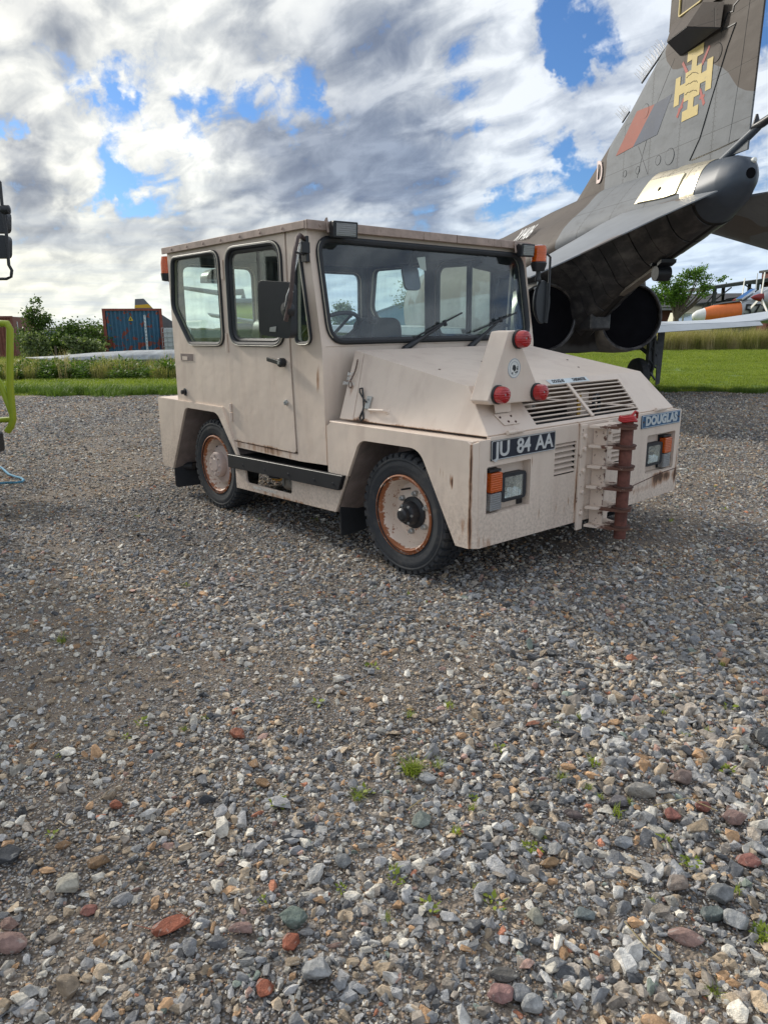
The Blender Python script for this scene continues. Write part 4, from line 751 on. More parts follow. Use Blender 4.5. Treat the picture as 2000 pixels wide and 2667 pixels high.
# fin
FL = [(3.12, -.86), (3.26, -.70), (4.113, .938), (4.72, 1.90), (5.45, 3.0)]
def le(z):
    for (z0, a0), (z1, a1) in zip(FL, FL[1:]):
        if z <= z1: return a0 + (a1 - a0) * (z - z0) / (z1 - z0)
    return FL[-1][1]
def te(z): return 3.515 + (z - 3.2) * .018
def ft_(z): return .105 - .028 * (z - 3.2)
def fl(a, z): k = (a - le(z)) / (te(z) - le(z)); t_ = ft_(z); return t_ + (.010 - t_) * max(0, (k - .12) / .88) if k > .12 else t_ * math.sqrt(max(k, 0) / .12)
def finsec(z, a1f=None):
    a0, a1, t_ = le(z), te(z), ft_(z); c = a1 - a0
    up = [(a0, 0), (a0 + .03 * c, t_ * .55), (a0 + .12 * c, t_), (a1, .010)]
    return [(x, y, z) for x, y in up] + [(x, -y, z) for x, y in reversed(up[1:])]
fin = M().loft([finsec(z) for z in (3.12, 3.26, 3.6, 4.113, 4.5, 4.72)]).build('fin', m_jet, JET, sharp=25)
q = M(); q.loft([[(1.90, -.05, z), (1.94, -.10, z), (2.4, -.11, z), (te(z), -.012, z), (te(z), .012, z), (2.4, .11, z), (1.94, .10, z), (1.90, .05, z)] for z in (4.70, 5.10)] + [[(a + (.3 if a < 2 else 0), l * .7, 5.34) for a, l in ((1.90, -.05), (1.94, -.10), (2.4, -.11), (3.63, -.012), (3.63, .012), (2.4, .11), (1.94, .10), (1.90, .05))]])
q.build('fin_tip_box', m_jet, JET, sharp=25)
q = M(); q.add([(2.16, -.06, 4.39), (2.228, -.275, 4.50), (2.66, -.29, 4.50), (2.95, -.08, 4.40), (1.93, -.06, 4.68), (2.02, -.112, 4.75), (2.62, -.108, 4.75), (2.98, -.082, 4.62)], [(0, 1, 2, 3), (0, 4, 5, 1), (1, 5, 6, 2), (2, 6, 7, 3), (4, 7, 6, 5), (0, 3, 7, 4)]).build('fin_blister', m_jet, JET, sharp=25); M().plate([(2.165, -.062, 4.388), (2.228, -.272, 4.498), (2.655, -.286, 4.498), (2.94, -.082, 4.398)], [], (0, -.001, -.004)).build('blister_shade_plate', m_jblack, JET)  # black plate added below the blister, its colour standing in for shade
def fdec(name, pts, m, off=.009, parent=fin):      # painted marking on the port face of the fin
    n_ = len(pts); P_ = []
    for i in range(n_):
        (a, z), (b, y) = pts[i], pts[(i + 1) % n_]; P_ += [(a + (b - a) * j / 4, z + (y - z) * j / 4) for j in range(4)]
    q = M(); q.plate([(a, -(fl(a, z) + off * .45), z) for a, z in P_], [], (0, .0012, 0)); return q.build(name, m, parent, sharp=0)
def fade(nm, col): return mat(nm, col, .6, var=.15, vscale=4, fn=lambda t, b, tc, c, n: t.mix(t.m('MULTIPLY', t.sstep(t.noise(tc, 18, 6, .7), .60, .68), .45), c, (.15, .14, .13, 1)))
m_fr, m_fb, m_yel, m_frd = fade('faded_red', (.27, .058, .035)), fade('slate_blue', (.042, .058, .10)), fade('badge_yellow', (.52, .40, .14)), fade('badge_red', (.32, .04, .03))
fdec('fin_flash_red', [(.742, 3.63), (1.253, 4.051), (1.668, 4.02), (1.2, 3.648)], m_fr)
fdec('fin_flash_blue', [(1.2, 3.648), (1.668, 4.02), (2.043, 4.03), (1.766, 3.66)], m_fb)
em_pts = [(2.611, 4.377), (2.612, 4.272), (2.507, 4.272), (2.504, 4.179), (2.601, 4.180), (2.602, 4.078), (2.700, 4.080), (2.701, 4.184), (2.802, 4.181), (2.803, 3.875), (2.700, 3.874), (2.698, 3.979), (2.595, 3.980), (2.595, 3.872), (2.495, 3.871), (2.492, 3.775), (2.596, 3.776), (2.594, 3.673), (2.285, 3.671), (2.285, 3.775), (2.384, 3.779), (2.389, 3.873), (2.299, 3.872), (2.298, 3.974), (2.200, 3.971), (2.198, 3.874), (2.095, 3.872), (2.108, 4.167), (2.203, 4.166), (2.202, 4.070), (2.304, 4.069), (2.300, 4.168), (2.406, 4.172), (2.410, 4.273), (2.314, 4.271), (2.314, 4.374)]
for (u0, v0, u1, v1, k) in ((2.220, 4.300, 2.325, 4.165, 0), (2.715, 4.310, 2.600, 4.165, 0), (2.600, 3.925, 2.700, 3.745, 1), (2.300, 3.915, 2.180, 3.745, 1)):
    dx_, dy_ = u1 - u0, v1 - v0; L = math.hypot(dx_, dy_); nx, ny = -dy_ / L * .016, dx_ / L * .016
    fdec('emblem_blade', [(u0 + nx, v0 + ny), (u1 + nx * 1.3, v1 + ny * 1.3), (u1 - nx * 1.3, v1 - ny * 1.3), (u0 - nx, v0 - ny)], m_frd, .009)
    if k:
        cx_, cz_ = u0 + dx_ * .5, v0 + dy_ * .5; fdec('emblem_guard', [(cx_ - .045, cz_ - .02), (cx_ + .045, cz_ - .012), (cx_ + .045, cz_ + .016), (cx_ - .045, cz_ + .004)], m_frd, .0092)
em_ = fdec('emblem_cross', em_pts, m_yel, .013)
m_wear = mat('worn_emblem_scribe', (.17, .14, .10), .7, var=.3); rr = random.Random(4)
for ln in (((2.322, 4.118), (2.372, 4.132), (2.422, 4.130), (2.475, 4.127), (2.523, 4.112), (2.560, 4.087)), ((2.320, 4.034), (2.38, 4.040), (2.437, 4.038), (2.48, 4.036), (2.522, 4.026), (2.560, 4.0)), ((2.317, 3.946), (2.38, 3.95), (2.436, 3.946), (2.48, 3.943), (2.529, 3.933), (2.556, 3.912))):
    pts = []
    for (a, z), (b, y) in zip(ln, ln[1:]): pts += [(a + (b - a) * k / 3, z + (y - z) * k / 3 + rr.uniform(-.007, .007)) for k in range(3)]
    M().tube([(a, -(fl(a, z) + .0075), z) for a, z in pts], .003, 4).build('emblem_scribe', m_wear, em_)
q = M(); 
def fline(name, pts, r=.007): M().tube([(a, -(fl(a, z) + .0005), z) for a, z in pts], r, 5).build(name, m_jblack, fin)
fline('rudder_hinge_line', [(2.511, 3.22), (2.674, 3.412), (2.80, 3.70), (3.027, 4.195), (3.135, 4.376)], .009)
fline('rudder_bottom_line', [(2.55, 3.215), (3.05, 3.23), (3.56, 3.26)], .007)
fline('rudder_top_line', [(3.135, 4.376), (2.914, 4.386), (2.894, 4.378), (2.984, 4.521), (3.071, 4.504), (3.076, 4.554), (3.215, 4.60)], .009)
fline('panel_seam', [(2.04, 4.4), (1.7, 4.0), (1.45, 3.5), (1.35, 3.25)], .003); fline('panel_seam', [(.9, 4.03), (1.35, 3.6), (1.6, 3.25)], .003); fline('panel_seam', [(3.33, 4.6), (3.28, 3.9), (3.2, 3.24)], .0025)
def fcirc(a, z, r): M().tube([(a + r * math.cos(x), -(fl(a, z) + .001), z + r * .9 * math.sin(x)) for x in np.linspace(0, 2 * PI, 21)[:-1]], .003, 4, True).build('round_panel', m_jblack, fin)
for a, z, r in ((1.02, 3.36, .045), (1.35, 3.34, .05), (1.83, 3.36, .06), (2.08, 3.35, .10), (1.45, 4.0, .09), (2.84, 4.2, .10)): fcirc(a, z, r)
m_dlet = fade('pale_pink_outline_letter', (.78, .62, .58))
put('code_letter', text_mesh('D', .42, lambda p: Vector((.30 + p.x, -(fl(.30, 3.5) + .012 - p.z), 3.50 + p.y - p.x * .10)), .002, .004, sx=.62), fin).data.materials.append(m_dlet)
# yellow outlined panel on tip box
m_po = m_yel
def tipl(a): return .11 if a < 2.4 else .11 + (.012 - .11) * (a - 2.4) / 1.22
fo = [(2.166, 4.774), (2.166, 5.10), (2.575, 5.10), (2.575, 4.782)]
M().tube(rpoly([(a, -(tipl(a) + .004), z) for a, z in fo], .02, 2), .012, 5, True).build('yellow_panel_outline', m_po, fin)
def spikes(p0, p1, n):
    p0, p1 = Vector(p0), Vector(p1); M().tube([p0, p1], .012, 6).build('spike_strip', m_jblack, fin)
    q = M(); rr = random.Random(5)
    for i in range(n):
        b = p0.lerp(p1, (i + .5) / n); 
        for l in (-.5, 0, .5): q.tube([b, b + Vector((-.12 + rr.uniform(-.03, .03), l * .12, .13 + rr.uniform(-.02, .02)))], .0015, 3)
    o = q.build('bird_spikes', m_noz, fin); o['kind'] = 'stuff'
spikes((1.17, 0, 4.40), (1.72, 0, 4.62), 26); spikes((.70, 0, 4.06), (.88, 0, 4.14), 10)
q = M(); q.tube([(3.10, 0, 3.10), (3.40, 0, 3.21), (3.62, 0, 3.29), (3.68, 0, 3.315)], [.05, .045, .04, .038], 12); q.build('vent_mast', m_cone, JET)
M().tube([(3.60, 0, 3.42), (3.60, 0, 3.30), (3.70, 0, 3.315), (3.86, 0, 3.345), (3.93, 0, 3.385)], [.012, .05, .042, .036, .018], 12).build('vent_nozzle', m_jblack, JET)
# stabilators
def stab(s):
    def P3(a, l): return Vector((a, l * s, 2.720 - (l - .3) * .4245 + (3.5 - a) * .030))
    secs = []
    for l, a0, a1, th in ((.28, 1.15, 3.50, .055), (.9, 1.72, 3.47, .045), (1.6, 2.26, 3.55, .032), (2.26, 2.78, 3.58, .016)):
        c = a1 - a0; nrm = Vector((0, .39 * s, .92))
        up = [P3(a0, l), P3(a0 + .25 * c, l) + nrm * th, P3(a0 + .7 * c, l) + nrm * th * .6, P3(a1, l) + nrm * .006]
        dn = [P3(a1, l) - nrm * .006, P3(a0 + .7 * c, l) - nrm * th * .6, P3(a0 + .25 * c, l) - nrm * th]
        secs.append(up + dn)
    return M().loft(secs).build('stabilator', m_stab, JET, sharp=20)
m_stab = mat('stabilator_grey', (.21, .222, .24), .5, .0, var=.15, vscale=2.5, fn=lambda t, b, tc, c, n: t.mix(t.m('MULTIPLY', t.sstep(t.noise(t.vm('MULTIPLY', tc, (3.5, .5, .5)), 6, 6, .7), .55, .72), .45), t.mix(t.sstep(t.noise(tc, .9, 2, .5), .55, .56), c, (.16, .135, .12, 1)), (.07, .062, .06, 1)))
stab(1); stab(-1)
# nozzles
for s in (-1, 1):
    c = (0, .695 * s, 1.53)
    q = M(); q.lathe([(.56, -1.05), (.555, -.55), (.535, -.2), (.505, -.01), (.495, 0), (.475, 0), (.465, -.01), (.462, -.06)], c, (1, 0, 0), 56); nz = q.build('engine_nozzle', m_noz, JET, sharp=40)
    M().lathe([(0, -.05), (.463, -.055), (.463, -.075), (0, -.075)], c, (1, 0, 0), 48).build('nozzle_blank', m_void, nz)
    M().lathe([(.499, -.006), (.502, .004), (.478, .005), (.462, -.012), (.462, -.05)], c, (1, 0, 0), 56).build('nozzle_rim', m_heat, nz)
# wings
m_wing = mat('pale_wing_skin', (.50, .52, .53), .32, .35, var=.12, vscale=2)
def wing(s):
    secs = []
    for l, a0, a1, th, z in ((1.2, -8.2, -2.1, .07, 1.375), (4.0, -5.4, -2.35, .045, 1.435), (4.6, -4.95, -2.4, .035, 1.47), (5.85, -4.0, -2.7, .02, 1.68)):
        c = a1 - a0; secs.append([(a0, l * s, z - .03), (a0 + .35 * c, l * s, z + th), (a1, l * s, z + .012), (a1, l * s, z - .012), (a0 + .35 * c, l * s, z - th - .03)])
    w_ = M().loft(secs).build('wing', m_wing, JET, sharp=20)
    M().plate([(-2.09, 1.45 * s, 1.376), (-2.33, 4.55 * s, 1.455), (-2.22, 4.55 * s, 1.385), (-1.90, 1.45 * s, 1.235)], [], (-.02, 0, -.008)).build('drooped_flap', m_wing, w_)
    M().tube([(-2.35, 2.9 * s, 1.418), (-4.2, 3.1 * s, 1.475)], .006, 4).build('wing_panel_line', m_jblack, w_)
wing(1); wing(-1)
m_gear = mat('gear_dark_grey', (.07, .075, .08), .5, .3, var=.4, vscale=12)
def gear(l, a):
    q = M(); q.tube([(a, l, 1.3), (a, l, .40)], .07, 12).tube([(a, l, .8), (a - .5, l * .86, 1.25)], .04, 8).tube([(a + .12, l, 1.2), (a + .12, l, .55), (a + .02, l, .42)], .025, 8).tube([(a, l, .39), (a, l - .3 * (1 if l > 0 else -1), .39)], .05, 10)
    q.box((a - .02, l - .10, .62), (a + .09, l + .09, 1.1)); g = q.build('main_leg', m_gear, JET); g['kind'] = 'stuff'
    M().lathe([(.12, -.09), (.30, -.10), (.37, -.07), (.385, 0), (.37, .07), (.30, .10), (.12, .09)], (a, l - .26 * (1 if l > 0 else -1), .385), (0, 1, 0), 32).build('main_wheel', m_tyre, g)
    M().plate([(a + .02, l + .10, 1.28), (a + .02, l + .24, 1.28), (a + .04, l + .20, .25), (a + .04, l + .12, .22)], [], (.03, 0, 0)).build('gear_door', m_gear, g)
    for k in range(4): M().tube([(a + .10, l - .08 + .03 * (k % 2), 1.2 - k * .24), (a + .13, l + .06, 1.05 - k * .24)], .022, 6).build('gear_link', m_gear, g)
gear(2.80, -3.15); gear(-2.80, -3.15)
M().plate([(-2.3, .34, .98), (-1.7, .34, .98), (-1.85, .40, .62), (-2.2, .40, .58)], [], (0, .03, 0)).build('belly_door', m_under, JET)
M().tube([(-11.0, 0, 1.3), (-11.0, 0, .35)], .06, 10).build('nose_leg', m_noz, JET)
for s in (-1, 1): M().lathe([(.1, -.06), (.22, -.07), (.26, 0), (.22, .07), (.1, .06)], (-11.0, .14 * s, .26), (0, 1, 0), 24).build('nose_wheel', m_tyre, JET)
q = M(); q.loft([[(a, w_ * math.cos(x), z0 + h_ * math.sin(x)) for x in np.linspace(0, PI, 13)] for a, w_, z0, h_ in ((-12.0, .05, 2.4, .05), (-11.4, .32, 2.55, .38), (-10.6, .38, 2.68, .5), (-9.6, .38, 2.85, .42), (-8.8, .30, 2.98, .18))]).build('canopy', m_glass, JET)
m_ser = mat('serial_white_grey', (.75, .74, .72), .5)
for side in (-1,):
    put('serial_number', text_mesh('XV406', .30, lambda p: Vector((-1.08 + p.x, -(.66 + (2.84 - (2.84 + p.y)) * .9 + .035) + p.z, 2.84 + p.y)), .002, .002, sx=.9), JET).data.materials.append(m_ser)
# ================================================================== GROUND, GRAVEL, GRASS
def at(px, py, Y): d = pdir(px, py); k = Y / d.y; return Vector((d.x * k, Y, CAMH + d.z * k))
def gnd(px, py, z=0): d = pdir(px, py); k = (z - CAMH) / d.z; return Vector((d.x * k, d.y * k, z))
def gravel_fn(t, b, tc, c, n):
    v = t.voro(tc, 95, 'F1', 'Color'); vr = t.xyz(v)[0]
    col = t.ramp(vr, [(0, (.12, .12, .13)), (.25, (.24, .24, .25)), (.5, (.34, .34, .345)), (.72, (.27, .23, .19)), (.88, (.36, .25, .17)), (1, (.2, .14, .10))], 'CONSTANT')
    dst = t.voro(tc, 95, 'F1', 'Distance'); col = t.mix(t.sstep(dst, .25, .62), col, (.07, .058, .048, 1))
    soil = t.mix(t.noise(tc, 40, 5, .7), (.12, .094, .072, 1), (.34, .275, .215, 1))
    m_ = t.sstep(t.m('ADD', t.noise(tc, .9, 5, .6), t.m('MULTIPLY', t.noise(tc, 14, 4, .6), .35)), .58, .78)
    c = t.mix(t.m('MULTIPLY', m_, .85), col, soil)
    t.l.new(t.bump(t.m('ADD', t.m('MULTIPLY', dst, -1), t.m('MULTIPLY', t.noise(tc, 150, 3, .6), .4)), .9, .012), b.inputs['Normal']); return c
m_gravel = mat('gravel_bed', (.2, .2, .2), .95, var=0, fn=gravel_fn)
def grass_fn(t, b, tc, c, n):
    c = t.mix(t.noise(tc, .35, 5, .6), (.08, .14, .02, 1), (.16, .24, .04, 1)); return t.mix(t.m('MULTIPLY', t.sstep(t.noise(tc, 9, 5, .7), .45, .7), .6), c, (.05, .09, .015, 1))
m_field = mat('grass_field', (.1, .15, .04), .9, var=0, fn=grass_fn)
rg = random.Random(11)
M().add([(-900, -40, -.03), (900, -40, -.03), (900, 1500, -.03), (-900, 1500, -.03)], [(0, 1, 2, 3)]).build('field', m_field, None, sharp=0, kind='structure')
def edge_y(x): return 16.45 - max(0, x) * .085 + .25 * math.sin(x * 1.3) + .15 * math.sin(x * 3.7 + 1)
xs = [(-26 + i * .5) for i in range(105)]
M().plate([(-26, -6, 0), (26, -6, 0)] + [(x, edge_y(x), 0) for x in reversed(xs)], [], (0, 0, -.02)).build('gravel_yard', m_gravel, None, sharp=0, kind='structure')
M().plate([(-900, 90, 0)] + [(x, 900 + 8 * math.sin(x * .01), 0) for x in (-900, 0, 900)] + [(900, 90, 0)], [], (0, 0, .01)) 
hidden = bpy.data.collections.new('stone_shapes')
STC = [(0, (.075, .078, .085)), (.08, (.15, .155, .165)), (.26, (.225, .225, .23)), (.43, (.31, .305, .295)), (.54, (.22, .195, .17)), (.66, (.28, .225, .165)), (.78, (.40, .38, .34)), (.88, (.30, .19, .11)), (.925, (.25, .165, .14)), (.968, (.28, .12, .075)), (.982, (.15, .18, .16))]
def stone_mat(name, inst=True, col=None):
    m = bpy.data.materials.new(name); m.use_nodes = True; t = NT(m.node_tree); b = t.n['Principled BSDF']
    tc = t.new('ShaderNodeTexCoord').outputs['Object']
    if inst:
        at_ = t.new('ShaderNodeAttribute', attribute_type='INSTANCER', attribute_name='tint'); f = at_.outputs['Fac']; c = t.ramp(f, STC, 'CONSTANT')
        v = t.m('FRACT', t.m('MULTIPLY', f, 77.7)); c = t.mix(1.0, c, t.ramp(v, [(0, 1.05), (1, 2.5)]), 'MULTIPLY')
    else: c = (*col, 1)
    c = t.mix(1.0, c, (1.02, 1.0, .965, 1), 'MULTIPLY')
    c = t.mix(1.0, c, t.ramp(t.noise(tc, 2.4, 5, .7), [(.30, .50), (.70, 1.38)]), 'MULTIPLY')
    c = t.mix(t.m('MULTIPLY', t.sstep(t.noise(tc, 1.7, 3, .6, 1.5), .56, .62), .35), c, (.55, .54, .50, 1))
    t.put(b.inputs['Base Color'], c); b.inputs['Roughness'].default_value = .78; b.inputs['Specular IOR Level'].default_value = .35
    t.l.new(t.bump(t.noise(tc, 6, 5, .7), .5, .12), b.inputs['Normal']); return m
m_stone = stone_mat('mixed_gravel_stone')
def rock_mesh(name, r_, npt=13, chips=0, flat=.62):
    bm = bmesh.new()
    for i in range(npt):
        z = r_.uniform(-1, 1); a = r_.uniform(0, 2 * PI); s = math.sqrt(1 - z * z); k = r_.uniform(.78, 1.0)
        bm.verts.new((s * math.cos(a) * k * .5, s * math.sin(a) * k * .5 * r_.uniform(.72, .85), z * k * .5 * flat))
    bmesh.ops.convex_hull(bm, input=bm.verts)
    bmesh.ops.delete(bm, geom=[v for v in bm.verts if not v.link_faces], context='VERTS')
    bmesh.ops.dissolve_limit(bm, angle_limit=.20, verts=bm.verts, edges=bm.edges)
    if chips: bmesh.ops.bevel(bm, geom=list(bm.edges), offset=.022, segments=1, affect='EDGES')
    bmesh.ops.recalc_face_normals(bm, faces=bm.faces)
    me = bpy.data.meshes.new(name); bm.to_mesh(me); bm.free(); return me
rs = random.Random(21); NT_ = 26
for i in range(NT_):
    me = rock_mesh('stone_%02d' % i, rs, rs.choice((10, 12, 14, 18)), i >= 14, rs.uniform(.45, .8)); me.materials.append(m_stone); o = bpy.data.objects.new('stone_%02d' % i, me); hidden.objects.link(o)
def instancer(name, pts, scl, rot, idx, tint, coll, **tags):
    me = bpy.data.meshes.new(name); me.vertices.add(len(pts)); me.vertices.foreach_set('co', np.asarray(pts, dtype=np.float32).ravel())
    for nm, ty, arr, f in (('scl', 'FLOAT_VECTOR', scl, 'vector'), ('rot', 'FLOAT_VECTOR', rot, 'vector'), ('idx', 'INT', idx, 'value'), ('tint', 'FLOAT', tint, 'value')):
        a = me.attributes.new(nm, ty, 'POINT'); a.data.foreach_set(f, np.asarray(arr).ravel())
    o = bpy.data.objects.new(name, me); C.objects.link(o)
    ng = bpy.data.node_groups.new(name + '_scatter', 'GeometryNodeTree'); ng.interface.new_socket('Geometry', in_out='INPUT', socket_type='NodeSocketGeometry'); ng.interface.new_socket('Geometry', in_out='OUTPUT', socket_type='NodeSocketGeometry')
    N = ng.nodes; gi = N.new('NodeGroupInput'); go = N.new('NodeGroupOutput'); io = N.new('GeometryNodeInstanceOnPoints'); ci = N.new('GeometryNodeCollectionInfo')
    ci.inputs['Collection'].default_value = coll; ci.inputs['Separate Children'].default_value = True; ci.inputs['Reset Children'].default_value = True
    io.inputs['Pick Instance'].default_value = True
    def na(nm, ty): n = N.new('GeometryNodeInputNamedAttribute'); n.data_type = ty; n.inputs['Name'].default_value = nm; return n.outputs['Attribute']
    l = ng.links; l.new(gi.outputs[0], io.inputs['Points']); l.new(ci.outputs[0], io.inputs['Instance']); l.new(na('idx', 'INT'), io.inputs['Instance Index'])
    l.new(na('rot', 'FLOAT_VECTOR'), io.inputs['Rotation']); l.new(na('scl', 'FLOAT_VECTOR'), io.inputs['Scale']); l.new(io.outputs[0], go.inputs[0])
    md = o.modifiers.new('scatter', 'NODES'); md.node_group = ng
    for k, v in tags.items(): o[k] = v
    return o
nr = np.random.default_rng(4)
def vnoise(x, y, s, seed):      # cheap smooth value noise
    g = np.random.default_rng(seed).random((64, 64)); X, Y = x * s + 1000, y * s + 1000; i, j = np.floor(X).astype(int), np.floor(Y).astype(int); fx, fy = X - i, Y - j
    fx, fy = fx * fx * (3 - 2 * fx), fy * fy * (3 - 2 * fy); q = lambda a, b: g[(i + a) % 64, (j + b) % 64]
    return (q(0, 0) * (1 - fx) + q(1, 0) * fx) * (1 - fy) + (q(0, 1) * (1 - fx) + q(1, 1) * fx) * fy
PX, PS, PT = [], [], []
for (y0, y1, dens, med, sg, lo, hi) in ((.75, 2.6, 5600, .0155, .45, .007, .05), (.75, 2.6, 1100, .036, .30, .022, .08), (2.6, 4.6, 3800, .0190, .40, .010, .05), (2.6, 4.6, 560, .039, .28, .024, .07),
                                        (.75, 2.8, 9000, .0065, .25, .004, .010), (2.8, 4.6, 5200, .0085, .25, .006, .012), (4.6, 8.0, 2300, .021, .36, .012, .055), (8.0, 12.0, 1100, .029, .32, .018, .06), (12.0, 16.6, 620, .036, .30, .022, .07)):
    hw = .64 * y1 + .7; n_ = int(dens * 2 * hw * (y1 - y0)); x = nr.uniform(-hw, hw, n_); y = nr.uniform(y0, y1, n_)
    k = (np.abs(x) < .62 * y + .7); bare = vnoise(x, y, 1.1, 3) * .6 + vnoise(x, y, 3.2, 5) * .4
    right = np.clip((x - .1) / 1.2, 0, 1) * np.clip((4.2 - y) / 2, 0, 1)
    keep = nr.random(n_) < (1.0 - (.58 if med > .01 else .15) * np.clip((bare - .52) / .14, 0, 1))
    if med > .03 and y1 < 5: keep &= nr.random(n_) < (.40 + .60 * right + .2 * vnoise(x, y, 1.5, 8))
    k &= keep
    if y1 > 15: k &= y < 16.25 - np.clip(x, 0, 99) * .085
    x, y, bare, right = x[k], y[k], bare[k], right[k]; n_ = len(x)
    s = np.clip(med * np.exp(nr.normal(0, sg, n_)) * (1 + .35 * right), lo, hi)
    tn_ = nr.random(n_); brown = (bare > .47) & (nr.random(n_) < .38); tn_[brown] = .62 + .3 * nr.random(brown.sum()); far = (tn_ > .91) & (nr.random(n_) < .55); tn_[far] *= .6
    PX.append(np.c_[x, y, s * nr.uniform(-.10, .24, n_)]); PS.append(s[:, None] * np.c_[nr.uniform(.85, 1.35, n_), nr.uniform(.75, 1.15, n_), nr.uniform(.75, 1.1, n_)]); PT.append(tn_)
PX, PS, PT = np.concatenate(PX), np.concatenate(PS), np.concatenate(PT); n_ = len(PX)
# larger stones that can be told apart
def big(px, py, wpx, col, nm, label, seed, flat=.6, asp=.75, group=None, ang=None):
    p = gnd(px, py); r_ = random.Random(seed); sz = wpx / FPX * (p - Vector((0, 0, CAMH))).length * 1.08
    me = rock_mesh(nm, r_, 22, 1, flat); me.materials.append(stone_mat(nm + '_rock', False, col)); o = bpy.data.objects.new(nm, me); C.objects.link(o)
    o.location = (p.x, p.y, sz * flat * .33); o.rotation_euler = (r_.uniform(-.15, .15), r_.uniform(-.15, .15), ang if ang is not None else r_.uniform(-.5, .5)); o.scale = (sz * 1.15, sz * 1.25 * asp, sz); o['label'] = label; o['category'] = 'stone'
    if group: o['group'] = group
z8 = lambda a, b: (a / 1.659, 1900 + b / 1.659)
z9 = lambda a, b: (1000 + a / 1.659, 1900 + b / 1.659)
BR, RB, PK, GR, LG, DK, GN, TN = (.30, .10, .06), (.34, .13, .08), (.30, .20, .18), (.22, .23, .24), (.36, .37, .38), (.07, .075, .085), (.15, .19, .17), (.30, .24, .18)
